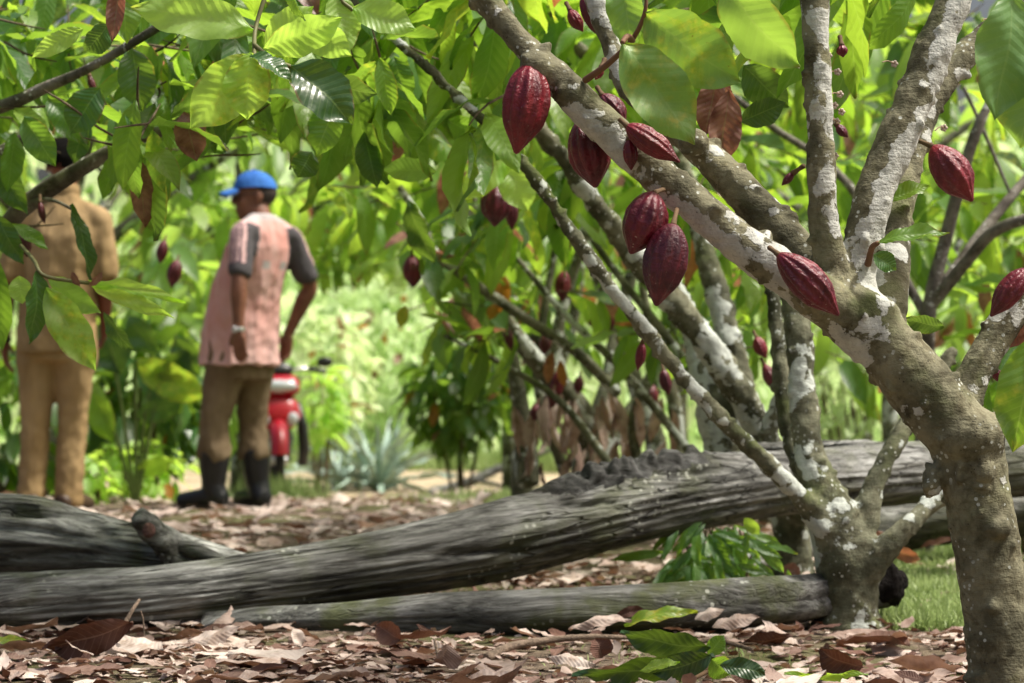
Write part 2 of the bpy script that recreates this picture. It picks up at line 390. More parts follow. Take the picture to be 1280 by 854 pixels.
# ---------------------------------------------------------------- leaves
NRNG = np.random.default_rng(11)
class Leaves:
    def __init__(s): s.rec = []
    def add(s, pos, d, nrm, L, wr=0.37, bend=0.5, fold=0.25, rnd=0.5, age=0.0, curl=0.0):
        s.rec.append((*pos, *d, *nrm, L, wr, bend, fold, rnd, age, curl))
    def mesh(s, name, nv=8, nu=4, corr=0.0, tw=None):
        A = np.array(s.rec, dtype=np.float64); N = len(A)
        pos = A[:, 0:3]; d = A[:, 3:6]; nr = A[:, 6:9]
        L, wr, bend, fold, rnd, age, curl = [A[:, i][:, None, None] for i in range(9, 16)]
        d = d / np.linalg.norm(d, axis=1, keepdims=True)
        nr = nr - d * np.sum(nr * d, axis=1, keepdims=True)
        nr = nr / np.maximum(1e-6, np.linalg.norm(nr, axis=1, keepdims=True))
        sd = np.cross(d, nr)
        v = np.linspace(0, 1, nv + 1)[None, :, None]; u = np.linspace(-1, 1, nu + 1)[None, None, :]
        w = np.interp(v, [0, .04, .10, .20, .34, .50, .62, .74, .84, .91, .96, 1], [.03, .20, .45, .74, .94, 1, .96, .80, .53, .28, .12, .01])
        hw = w * wr * L * 0.5
        ph = rnd * 40
        wave = 1 + 0.025 * np.sin(v * 23 + ph + u * 2)
        x = u * hw * wave * np.cos(np.minimum(1.2, np.abs(fold)) * 0.5)
        b = np.where(np.abs(bend) < 0.02, 0.02, bend)
        y = L * np.sin(b * v) / b; z = -L * (1 - np.cos(b * v)) / b
        au = np.abs(u)
        zz = fold * au * hw + curl * (u * u) * hw + 0.005 * L / 0.2 * np.sin(v * 17 + ph * 1.7) * au + 0.004 * L / 0.2 * np.sin(v * 9 + ph + u * 3)
        if corr:
            s_ = v * 11 - au * 1.7
            zz = zz + corr * (np.abs((s_ % 1.0) - 0.5) - 0.25) * np.minimum(1, au * 4) * w
        # bend frame: tangent/normal in the y-z plane
        ny = np.sin(b * v); nz = np.cos(b * v)
        yy = y + ny * zz; zf = z + nz * zz
        X = (pos[:, None, None, :] + x[..., None] * sd[:, None, None, :] + yy[..., None] * d[:, None, None, :] + zf[..., None] * nr[:, None, None, :])
        V = X.reshape(-1, 3)
        n1 = nu + 1
        i, j = np.meshgrid(np.arange(nv), np.arange(nu), indexing='ij')
        q = np.stack([i * n1 + j, i * n1 + j + 1, (i + 1) * n1 + j + 1, (i + 1) * n1 + j], -1).reshape(-1, 4)
        Q = (q[None] + (np.arange(N) * (nv + 1) * n1)[:, None, None]).reshape(-1, 4)
        nl, nq = len(V), len(Q)
        if tw is not None and tw.V:
            V = np.vstack([V, np.array([tuple(v) for v in tw.V])]); Q = np.vstack([Q, np.array(tw.Fc, dtype=int) + nl])
        me = mesh_np(name, V, Q)
        if len(Q) > nq:
            mi = np.zeros(len(Q), dtype=np.int32); mi[nq:] = 1; me.polygons.foreach_set('material_index', mi)
        shp = (N, nv + 1, n1)
        colr = np.stack([np.broadcast_to((u + 1) / 2, shp), np.broadcast_to(v, shp), np.broadcast_to(rnd, shp), np.broadcast_to(age, shp)], -1)
        colr = colr.reshape(-1, 4)
        if len(V) > nl: colr = np.vstack([colr, np.zeros((len(V) - nl, 4))])
        set_attr(me, 'lf', colr, 'FLOAT_COLOR')
        return me

def rvec(rng):
    return Vector((rng.gauss(0, 1), rng.gauss(0, 1), rng.gauss(0, 1))).normalized()

def spray(lv, twigs, rng, tip, dirv, n=8, L=0.2, rnd=(0.2, 0.9), agep=0.02, droop=0.9, twl=0.22):
    dirv = Vector(dirv).normalized()
    base = tip - dirv * twl
    if twigs is not None:
        twigs.add(*tube([(base, 0.0012), (base.lerp(tip, .3), 0.003), (tip - dirv * twl * .3 + rvec(rng) * 0.012, 0.003), (tip, 0.0018)], 5, 6, False))
    e1 = dirv.orthogonal().normalized(); e2 = dirv.cross(e1)
    for i in range(n):
        t = 0.15 + 0.85 * i / max(1, n - 1)
        p = base.lerp(tip, t)
        a = i * 2.4 + rng.uniform(-.5, .5)
        rad = e1 * math.cos(a) + e2 * math.sin(a)
        d = (rad * rng.uniform(0.7, 1.1) + dirv * rng.uniform(0.2, 0.8) + Vector((0, 0, -1)) * rng.uniform(0.2, droop)).normalized()
        p = p + d * 0.02
        nrm = Vector((0, 0, 1)) + rvec(rng) * 0.55
        if abs(d.z) > 0.75: nrm = rad + Vector((0, 0, .5)) + rvec(rng) * 0.5
        r = rng.uniform(*rnd)
        age = 0.0
        q = rng.random()
        if q < agep: age = rng.choice([0.72, 0.9, 0.95, 0.85])
        elif q < agep + 0.15: age = rng.uniform(0.1, 0.4)
        lv.add(p, d, nrm, L * 1.12 * rng.uniform(0.6, 1.25), rng.uniform(0.29, 0.38), rng.uniform(0.1, 1.1), rng.uniform(0.05, 0.5), r, age, rng.uniform(-0.2, 0.25))

# ================================================================ WORLD / SUN / CAMERA
def setup():
    w = bpy.data.worlds.new("World"); SC.world = w; w.use_nodes = True
    nt = w.node_tree; nt.nodes.clear()
    sky = nt.nodes.new('ShaderNodeTexSky'); sky.sky_type = 'NISHITA'; sky.sun_disc = False
    el, rot = R(62), R(92)
    sky.sun_elevation = el; sky.sun_rotation = rot; sky.dust_density = 10.0; sky.air_density = 1.0; sky.ozone_density = 1.0
    bg = nt.nodes.new('ShaderNodeBackground'); bg.inputs['Strength'].default_value = 0.15
    o = nt.nodes.new('ShaderNodeOutputWorld')
    nt.links.new(sky.outputs[0], bg.inputs['Color']); nt.links.new(bg.outputs[0], o.inputs['Surface'])
    L = bpy.data.lights.new('sun', 'SUN'); L.energy = 5.0; L.angle = R(4); L.color = (1.0, 0.95, 0.86)
    lo = bpy.data.objects.new('sun', L); COL.objects.link(lo)
    s = Vector((math.sin(rot) * math.cos(el), math.cos(rot) * math.cos(el), math.sin(el)))
    lo.location = s * 30; lo.rotation_euler = (-s).to_track_quat('-Z', 'Y').to_euler()
    cam = bpy.data.cameras.new('camera'); co = bpy.data.objects.new('camera', cam); COL.objects.link(co)
    co.location = (0, 0, CAM_Z); co.rotation_euler = (R(90) + PITCH, 0, 0)
    cam.sensor_width = 22.3; cam.sensor_fit = 'HORIZONTAL'; cam.lens = 22.3 * F / 1280
    cam.clip_end = 600; cam.clip_start = 0.05
    cam.dof.use_dof = True; cam.dof.focus_distance = 4.42; cam.dof.aperture_fstop = 4.0
    SC.camera = co
    SC.view_settings.view_transform = 'Standard'; SC.view_settings.look = 'None'; SC.view_settings.exposure = 0
    SC.render.engine = 'CYCLES'
    c = SC.cycles; c.use_denoising = True
    c.max_bounces = 14; c.diffuse_bounces = 8; c.glossy_bounces = 3; c.transmission_bounces = 10
    c.sample_clamp_indirect = 10.0; c.caustics_reflective = False; c.caustics_refractive = False
setup()

# ================================================================ MATERIALS
LEAF = mat_leaf('cacao_leaf', trans=.46, gain=1.2); LEAF_G = mat_leaf('glossy_leaf', trans=0.25, gloss=0.28, gain=1.15)
LEAF_K = mat_leaf('bluish_leaf', trans=0.12, gloss=0.38, gain=0.75)
LEAF_M = mat_leaf('blotched_leaf', trans=0.28, gloss=0.45, gain=1.7, wash=.08)
LEAF_Y = mat_leaf('sun_tinted_leaf', trans=0.5, gain=1.7, wash=.12)  # bright yellow-green, with direct sun painted into the leaf colour
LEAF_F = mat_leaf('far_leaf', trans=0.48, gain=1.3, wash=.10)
LEAF_P = mat_leaf('sun_painted_leaf', trans=0.45, gain=1.9, wash=1.0)  # glare of the clearing painted into the leaves as near-white green
DRY = mat_leaf('dry_leaf', trans=0.14, dry=True)
BARK_MAIN = mat_bark('main_bark', (0.088, 0.084, 0.052), (0.270, 0.256, 0.165), moss=0.75, bias=.055)
BARK_B = mat_bark('mossy_bark', (0.068, 0.074, 0.044), (0.215, 0.218, 0.145), lichen=(0.60, 0.65, 0.59), bias=0.07, moss=0.95)
BARK_D = mat_bark('dark_bark', (0.085, 0.075, 0.060), (0.26, 0.24, 0.20), bias=0.02, moss=0.3)
BARK_T = mat_bark('twig_bark', (0.08, 0.06, 0.035), (0.18, 0.14, 0.09), bias=-0.1, moss=0.1, spots=False)
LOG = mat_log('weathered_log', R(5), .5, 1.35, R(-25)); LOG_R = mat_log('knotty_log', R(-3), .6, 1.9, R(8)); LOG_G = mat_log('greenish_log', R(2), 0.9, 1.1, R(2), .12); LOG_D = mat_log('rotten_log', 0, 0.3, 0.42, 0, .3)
POD = mat_pod('ripe_pod')
POD_D = mat_pod('dark_pod', (0.06, 0.006, 0.012), (0.13, 0.014, 0.026), (0.22, 0.05, 0.06))
POD_C = mat_pod('crimson_pod', (0.10, 0.006, 0.012), (0.23, 0.014, 0.026), (0.45, 0.12, 0.10))
POD_P = mat_pod('purple_pod', (0.050, 0.006, 0.014), (0.12, 0.013, 0.026), (0.26, 0.06, 0.07))
STALK = mat_plain('stalk', (0.14, 0.09, 0.05), 0.8, 0.2)

def mat_ground():
    t = NT('soil'); ob = t.coord('Object')
    n = t.noise(ob, 1.1, 5); n2 = t.noise(ob, 26, 6, 0.65); n3 = t.noise(ob, 160, 3)
    c = t.ramp(n2, [(0.25, (0.06, 0.045, 0.032)), (0.5, (0.16, 0.122, 0.088)), (0.8, (0.31, 0.25, 0.19))])
    sx = t.n('ShaderNodeSeparateXYZ'); t.l(ob, sx.inputs[0])
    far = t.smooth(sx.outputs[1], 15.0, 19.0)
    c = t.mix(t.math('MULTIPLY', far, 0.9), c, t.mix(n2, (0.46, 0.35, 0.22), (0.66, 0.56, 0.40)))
    near = t.math('MULTIPLY', t.smooth(n, 0.46, 0.60), 0.75)
    c = t.mix(near, c, t.mix(n3, (0.055, 0.065, 0.022), (0.15, 0.16, 0.055)))
    vf = t.smooth(sx.outputs[1], 27, 30)
    c = t.mix(vf, c, t.mix(n2, (0.26, 0.36, 0.12), (0.42, 0.50, 0.22)))
    return t.done(t.pbsdf(c, 0.95, 0.15, t.bump(t.math('ADD', n2, t.math('MULTIPLY', n3, 0.4)), 0.02, 0.9)))
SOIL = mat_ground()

# ================================================================ GROUND
def ground():
    ys = np.concatenate([np.linspace(-60, 2, 12), np.arange(2.2, 16, 0.07), np.linspace(16.2, 45, 50), np.geomspace(50, 400, 14)])
    xs = np.concatenate([-np.geomspace(300, 6.3, 14), np.arange(-6, 6.01, 0.09), np.geomspace(6.3, 300, 14)])
    V = []
    for y in ys:
        for x in xs: V.append((x, y, gz(x, y) + (0.008 * mnoise.noise(Vector((x * 9, y * 9, 1))) if 2 < y < 16 else 0)))
    nx = len(xs); i, j = np.meshgrid(np.arange(len(ys) - 1), np.arange(nx - 1), indexing='ij')
    Q = np.stack([i * nx + j, i * nx + j + 1, (i + 1) * nx + j + 1, (i + 1) * nx + j], -1).reshape(-1, 4)
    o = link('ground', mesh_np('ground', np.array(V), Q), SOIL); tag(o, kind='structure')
ground()

# ================================================================ REMESHED TRUNKS
def trunk_mesh(limbs, vox, seg=20, extra=(), disp=0.004, base=Vector((0, 0, 0)), smooth=5, seed=0.0):
    """limbs: list of ([(px,py,hw,d)...], cov, side vector, side amount) -> one continuous mesh"""
    mb = MB(); cen = []; inf = []
    for pts, cov, side, amt in limbs:
        L = [(P(a, b, d) if not isinstance(a, Vector) else a, M(h, d)) for a, b, h, d in pts]
        ln = sum((L[i + 1][0] - L[i][0]).length for i in range(len(L) - 1))
        mb.add(*tube(L, seg, max(8, int(ln / 0.025)), True, 0.09, 14, seed))
        S = catmull([(*p, r, c) for (p, r), c in zip(L, cov if isinstance(cov, (list, tuple)) else [cov] * len(L))], max(10, int(ln / 0.02)))
        for s in S: cen.append(Vector(s[:3])); inf.append((s[4], Vector(side), amt))
    for c, r in extra: mb.add(*ellipsoid(c, r, 16, 10))
    me = remesh(mb, vox, smooth)
    kd = KDTree(len(cen))
    for i, c in enumerate(cen): kd.insert(c, i)
    kd.balance()
    V = get_co(me); N = get_no(me); cv = np.zeros(len(V), dtype=np.float32)
    for i in range(len(V)):
        p = Vector(V[i]); n = Vector(N[i])
        q, k, _ = kd.find(p)
        c, sd, am = inf[k]
        cv[i] = c + am * n.dot(sd)
        h = 0.030 * max(0.0, mnoise.noise(p * 42 + Vector((4, seed, 0))) - .42) + disp * (mnoise.noise(p * 22 + Vector((seed, 0, 0))) + 0.7 * mnoise.noise(p * 9) + 0.6 * mnoise.noise(p * 60))
        V[i] = p + n * h - base
    put_co(me, V)
    set_attr(me, 'cov', cv)
    return me

def simple_trunk(paths, base, seg=10, cov=0.0, rough=0.12):
    """cheap trunk for a blurred tree: swept limbs, world points with radii"""
    mb = MB()
    for L in paths: mb.add(*tube(L, seg, max(6, 4 * len(L)), True, rough, 9))
    me = mesh_np('trunk', [v - base for v in mb.V], mb.Fc)
    set_attr(me, 'cov', np.full(len(mb.V), cov, dtype=np.float32))
    return me

# ---------------------------------------------------------------- one leaf given by base pixel, tip pixel and distance
def leaf_rec(lv, b, tp, d, w, roll=0.0, rnd=0.6, age=0.0, bend=0.5, fold=0.25, dd=0.0, curl=0.0, yaw=None):
    A = P(b[0], b[1], d); B = P(tp[0], tp[1], d + dd)
    D = (B - A); dist = D.length; D.normalize()
    view = (Vector((0, 0, CAM_Z)) - (A + B) / 2).normalized()
    N = (view - D * view.dot(D)).normalized()
    N = Matrix.Rotation(R(roll), 3, D) @ N
    y = math.sin(bend) / bend; z = -(1 - math.cos(bend)) / bend
    al = math.atan2(-z, y)
    dirv = D * math.cos(al) + N * math.sin(al); nn = -D * math.sin(al) + N * math.cos(al)
    L = dist / math.hypot(y, z)
    wpx = M(w, d)
    lv.add(A, dirv, nn, L, wpx / L * 1.04, bend, fold, rnd, age, curl)

def leaf_part(parent, base, *a, mat=LEAF, label=None, name='leaf', stalk=None, **k):
    lv = Leaves(); leaf_rec(lv, *a, **k)
    me = lv.mesh(name, 26, 12, 0.006)
    put_co(me, get_co(me) - np.array(base, dtype=np.float32))
    o = link(name, me, mat, parent)
    if label: o['label'] = label
    return o

PROTECT = [((10, 142, 178, 645), 11.2), ((232, 398, 192, 645), 12.4), ((372, 522, 372, 645), 24.0), ((130, 240, 395, 640), 10.0), ((610, 900, 60, 400), 5.0), ((395, 700, 540, 640), 10.5)]
def proj(p):
    y = p[1] * cp + (p[2] - CAM_Z) * sp; z = -p[1] * sp + (p[2] - CAM_Z) * cp
    if y < 0.1: return (-9999, -9999, y)
    return (640 + F * p[0] / y, 427 - F * z / y, y)
def clear_view(lv, extra=()):
    out = []
    for r in lv.rec:
        ok = True
        for f in (0.0, 0.5, 1.0):
            p = (r[0] + r[3] * r[9] * f, r[1] + r[4] * r[9] * f, r[2] + r[5] * r[9] * f - 0.25 * r[11] * r[9] * f * f)
            q = proj(p)
            if f == 0 and q[2] < 3.9 and -60 < q[0] < 1340 and -60 < q[1] < 900: ok = False
            for (x0, x1, y0, y1), dl in list(PROTECT) + list(extra):
                if q[2] < dl and x0 < q[0] < x1 and y0 < q[1] < y1: ok = False
        if ok: out.append(r)
    lv.rec = out

def fill(lv, tw, rng, n, px, py, d, dens=None, dirs=None, **k):
    """sprays of leaves spread through the part of space between the given bounds"""
    c = 0; tries = 0
    while c < n and tries < n * 20:
        tries += 1
        a = rng.uniform(*px); b = rng.uniform(*py); e = rng.uniform(*d)
        if dens and rng.random() > dens(a, b): continue
        tip = P(a, b, e)
        if tip.z < gz(tip.x, tip.y) + 0.12: continue
        dv = Vector((rng.uniform(-1, 1), rng.uniform(-.6, .6), rng.uniform(-.7, .25)))
        if dirs: dv = dv * 0.6 + Vector(dirs)
        spray(lv, tw, rng, tip, dv, n=rng.randint(5, 9), **k); c += 1

def canopy(lv, tw, rng, n, xr, yr, zr, **k):
    for _ in range(n):
        tip = Vector((rng.uniform(*xr), rng.uniform(*yr), rng.uniform(*zr)))
        q = proj(tip)
        if q[2] > 0 and -150 < q[0] < 1430 and -260 < q[1] < 900 and q[2] > 0.3: continue
        spray(lv, tw, rng, tip, Vector((rng.uniform(-1, 1), rng.uniform(-1, 1), rng.uniform(-.5, .3))), n=rng.randint(5, 9), **k)

def finish_tree(root, lv, tw, base, nv=8, nu=4, mat=LEAF, extra=(), name='crown'):
    clear_view(lv, extra)
    me = lv.mesh(name, nv, nu, 0.0, tw)
    put_co(me, get_co(me) - np.array(base, dtype=np.float32))
    me.materials.append(mat); me.materials.append(BARK_T)
    link(name, me, mat, root)

# ================================================================ PODS
def pod_mesh(A, B, W, seed=0, origin=None, na=64, nl=48, fat=0.0):
    D = (B - A); Ln = D.length; D = D.normalized()
    e1 = D.orthogonal().normalized(); e1 = Matrix.Rotation(seed * 1.7, 3, D) @ e1; e2 = D.cross(e1)
    rng = random.Random(seed)
    ax = e1 * rng.uniform(-.04, .04) * Ln
    V, Fc, rd = [], [], []; esc = rng.uniform(.95, 1.5); fat = fat + rng.uniform(-.06, .10); bott = rng.uniform(.28, .42)
    for i in range(nl + 1):
        t = i / nl
        f = max(0.0, math.sin(math.pi * min(1, t ** (0.90 - fat)))) ** 0.62
        if t > 0.70: f *= 1 - bott * sstep(0.66, 1.0, t)
        if t > 0.93: f = max(f, 0.17 * (1 - ((t - 0.93) / 0.07) ** 3) ** .5 if t < 1 else 0.0)
        if t < 0.07: f = max(f, 0.30 * math.sqrt(max(0, 1 - ((0.07 - t) / 0.07) ** 2)))
        c = A + D * (Ln * t) + ax * math.sin(math.pi * t)
        env = math.sin(math.pi * min(1, max(0, t * 1.0))) ** 0.5 * esc
        for k in range(na):
            th = 2 * math.pi * k / na
            c5 = math.cos(5 * th); c10 = math.cos(10 * th + 0.35 * math.sin(3 * th))
            g = 1 + env * (0.034 * c5 + 0.048 * c10)
            q = Vector((math.cos(th) * 3.1, math.sin(th) * 3.1, t * 7 + seed * 3.3))
            g += env * 0.030 * mnoise.noise(q) + env * 0.016 * mnoise.noise(q * 4.5) + env * 0.01 * mnoise.noise(q * 9)
            r = W / 2 * f * g * 0.97
            V.append(c + (e1 * math.cos(th) + e2 * math.sin(th)) * r)
            rd.append(max(0, c10) ** 5 * (0.5 + 0.5 * max(0, c5)))
    for i in range(nl):
        for k in range(na):
            a = i * na + k; b = i * na + (k + 1) % na
            Fc.append((a, b, b + na, a + na))
    if origin is not None: V = [v - origin for v in V]
    me = mesh_np('pod', V, Fc); set_attr(me, 'rd', rd)
    return me

def cacao_pod(b, tp, w, d, label, group, seed=0, dd=0.0, stalk=None, mat=None, lo=False, fat=0.0):
    A = P(b[0], b[1], d); B = P(tp[0], tp[1], d + dd)
    root = empty('cacao_pod', A, label, 'cacao pod', group)
    me = pod_mesh(A, B, M(w, d) * .94, seed, A, 40 if lo else 80, 24 if lo else 64, fat)
    link('husk', me, mat or [POD, POD_C, POD, POD_P][seed % 4], root)
    if stalk is None: s = A - (B - A).normalized() * 0.012 + Vector((0, 0.012, 0.004))
    else: s = P(*stalk)
    V, Fc = tube([(s, 0.0048), ((A + s) / 2, 0.0040), (A + (B - A) * 0.02, 0.0058)], 8, 7, True)
    link('stalk', mesh_np('stalk', [v - A for v in V], Fc), STALK, root)
    return root

# ================================================================ MAIN TREE
rng = random.Random(5)
MAIN_BASE = P(1253, 905, 4.42); MAIN_BASE.z = gz(MAIN_BASE.x, MAIN_BASE.y)
main_tree = empty('cacao_tree', MAIN_BASE, 'lichen-blotched cacao tree at the right whose leaning limb carries the large red pods', 'tree')
def main_trunk():
    RT = (1, -0.3, 0.25)
    limbs = [
        ([(1258, 940, 58, 4.42), (1254, 860, 46, 4.42), (1247, 780, 42, 4.42), (1236, 700, 42, 4.42), (1222, 620, 42, 4.42), (1210, 565, 44, 4.42), (1172, 508, 43, 4.42), (1120, 448, 40, 4.42), (1076, 396, 38, 4.42), (1044, 376, 30, 4.42)],
         [-.08, -.07, -.05, -.03, -.03, -.05, -.03, .0, .06, .05], RT, 0.04),
        ([(1095, 425, 38, 4.42), (1045, 385, 32, 4.40), (1000, 356, 28, 4.38), (940, 315, 26, 4.37), (880, 266, 24.5, 4.36), (820, 216, 24, 4.36), (760, 163, 24, 4.36), (706, 107, 22, 4.36), (672, 75, 18.5, 4.37), (640, 40, 15.5, 4.38), (607, 0, 16, 4.40), (570, -50, 15, 4.42)],
         [.02, .04, .08, .10, .10, .06, .04, .02, -.05, -.08, -.1, -.1], (-.5, -.5, -.6), 0.10),
        ([(1070, 385, 30, 4.47), (1010, 324, 26, 4.50), (950, 262, 24, 4.54), (900, 212, 22, 4.57), (862, 176, 18, 4.60), (815, 140, 13, 4.64), (783, 112, 12, 4.67), (768, 70, 13, 4.69), (752, 20, 15, 4.71), (738, -40, 15, 4.73)],
         [.02, .03, .00, .05, .02, .06, .10, .14, .16, .16], (0.5, -.6, 0.2), 0.07),
        ([(1062, 390, 30, 4.42), (1046, 345, 23, 4.43), (1030, 290, 19.5, 4.43), (1026, 200, 17, 4.43), (1023, 100, 17, 4.44), (1018, 0, 18.5, 4.45), (1014, -60, 18, 4.46)],
         [.05, .04, .04, .06, .09, .06, .02], (0.9, -.3, 0), 0.07),
        ([(1080, 400, 30, 4.44), (1072, 345, 25, 4.45), (1088, 260, 25, 4.46), (1112, 195, 24.5, 4.48), (1140, 130, 24, 4.50), (1166, 65, 23.5, 4.52), (1195, -10, 23, 4.54), (1215, -70, 22, 4.56)],
         [.08, .12, .13, .14, .15, .16, .17, .16], (0.95, -.28, -0.1), 0.20),
        ([(1100, 410, 30, 4.50), (1112, 345, 25, 4.55), (1118, 285, 23, 4.62), (1132, 205, 22, 4.68), (1165, 120, 20, 4.74), (1222, 55, 17, 4.80), (1290, 5, 15, 4.86), (1350, -40, 14, 4.9)],
         [.04, .06, .08, .06, .04, .04, .03, .0], (0.3, -.6, .3), 0.06),
        ([(1190, 525, 34, 4.46), (1212, 480, 22, 4.48), (1240, 430, 21, 4.50), (1275, 378, 22, 4.52), (1330, 310, 20, 4.55), (1400, 230, 18, 4.6)],
         [-.03, .02, .08, .10, .06, .0], (0.7, -.4, .2), 0.12),
    ]
    ex = [(P(1212, 545, 4.40), (.066, .06, .056)), (P(1262, 523, 4.40), (.018, .02, .018)), (P(1092, 400, 4.42), (.050, .05, .048)), (P(671, 84, 4.35), (.031, .03, .03)),
          (P(1165, 600, 4.40), (.02, .02, .03)), (P(1250, 660, 4.36), (.022, .02, .02)), (P(1100, 312, 4.44), (.012, .02, .02)), (P(866, 178, 4.55), (.028, .03, .026)), (P(1230, 590, 4.36), (.02, .016, .02))]
    me = trunk_mesh(limbs, 0.0055, 24, ex, 0.0034, MAIN_BASE, 6, 3.0)
    o = link('trunk', me, BARK_MAIN, main_tree)
    r = random.Random(8)
    # flower sprigs beside the upright limb
    fl = MB(); st = MB()
    for px, py in [(1047, 90), (1050, 118), (1043, 132), (1052, 140), (1046, 152), (1044, 195), (1036, 70), (1118, 80), (1160, 60), (1180, 160), (1240, 28)]:
        c = P(px, py, 4.6); s = P(px - 10 + r.uniform(-6, 6), py + r.uniform(-4, 4), 4.58)
        st.add(*tube([(s, .0012), ((s + c) / 2 + Vector((0, 0, .004)), .001), (c, .001)], 5, 5))
        for k in range(5):
            a = k * 1.257; fl.add(*ellipsoid(c + Vector((math.cos(a), 0, math.sin(a))) * .004, (.0032, .0018, .0032), 8, 5))
    n = len(fl.Fc); fl.add(st.V, st.Fc)
    o = fl.build('blossoms', mat_plain('petal', (0.62, 0.50, 0.40), 0.6), main_tree, off=MAIN_BASE)
    o.data.materials.append(mat_plain('blossom_stalk', (0.35, 0.22, 0.15), 0.6))
    mi = np.zeros(len(fl.Fc), dtype=np.int32); mi[n:] = 1; o.data.polygons.foreach_set('material_index', mi)
main_trunk()

G = 'ripe red cacao pods on the nearest tree'
cacao_pod((664, 79), (645, 193), 61, 4.34, 'large plump maroon cacao pod hanging under the cut knot, uppermost left of the row', G, 1, stalk=(684, 88, 4.36))
cacao_pod((726, 148), (745, 235), 56, 4.42, 'maroon cacao pod half behind the limb, next right of the large plump one', G, 2, stalk=(755, 165, 4.40))
cacao_pod((752, 118), (782, 158), 32, 4.48, 'short cacao pod lying behind the limb just above a hanging one', G, 3)
cacao_pod((786, 174), (789, 213), 20, 4.32, 'tiniest pointed red pod hanging in front of the limb', G, 4, stalk=(790, 162, 4.34))
cacao_pod((783, 157), (850, 203), 33, 4.31, 'slender dark red cacao pod slanting under the blotched leaf', G, 5, dd=-.02)
cacao_pod((818, 240), (788, 318), 58, 4.30, 'glossy red cacao pod pressed against a longer one, left of the pair', G, 6, stalk=(834, 236, 4.34))
cacao_pod((842, 279), (820, 383), 59, 4.28, 'long red cacao pod hanging lowest of all under the leaning limb', G, 7, stalk=(846, 262, 4.33))
cacao_pod((972, 317), (1049, 395), 48, 4.28, 'speckled red cacao pod lying on top of the limb close to the fork', G, 8, stalk=(962, 310, 4.32))
cacao_pod((1165, 182), (1216, 252), 50, 4.50, 'single dark maroon cacao pod hanging right of the white-barked limb', G, 9, stalk=(1136, 172, 4.64))
cacao_pod((1283, 336), (1238, 396), 34, 4.44, 'red cacao pod on the short limb cut by the right edge', G, 10, stalk=(1290, 345, 4.50))
cacao_pod((992, 216), (977, 232), 11, 4.5, 'thumb-sized young red pod left of the upright limb', G, 11, stalk=(1004, 208, 4.46), lo=True)
cacao_pod((728, -6), (756, 50), 27, 4.95, 'dark red cacao pod partly cut by the top edge behind a pale limb', G, 12, lo=True)
cacao_pod((712, 12), (729, 40), 18, 5.0, 'small dull red pod beside the top-edge pod', G, 13, lo=True)
cacao_pod((1052, 56), (1054, 72), 15, 4.6, 'pea-like young red pod behind the upright limb near the top', G, 14, lo=True)
cacao_pod((1046, 156), (1060, 172), 13, 4.6, 'young red pod behind the upright limb below the flower sprigs', G, 15, lo=True)
cacao_pod((1241, 462), (1256, 478), 14, 4.6, 'small dark pod in the crook of the short right limb', G, 16, lo=True)
cacao_pod((752, 84), (744, 100), 12, 4.42, 'stubby red pod bud next to the bare leaf stalk', G, 17, lo=True)

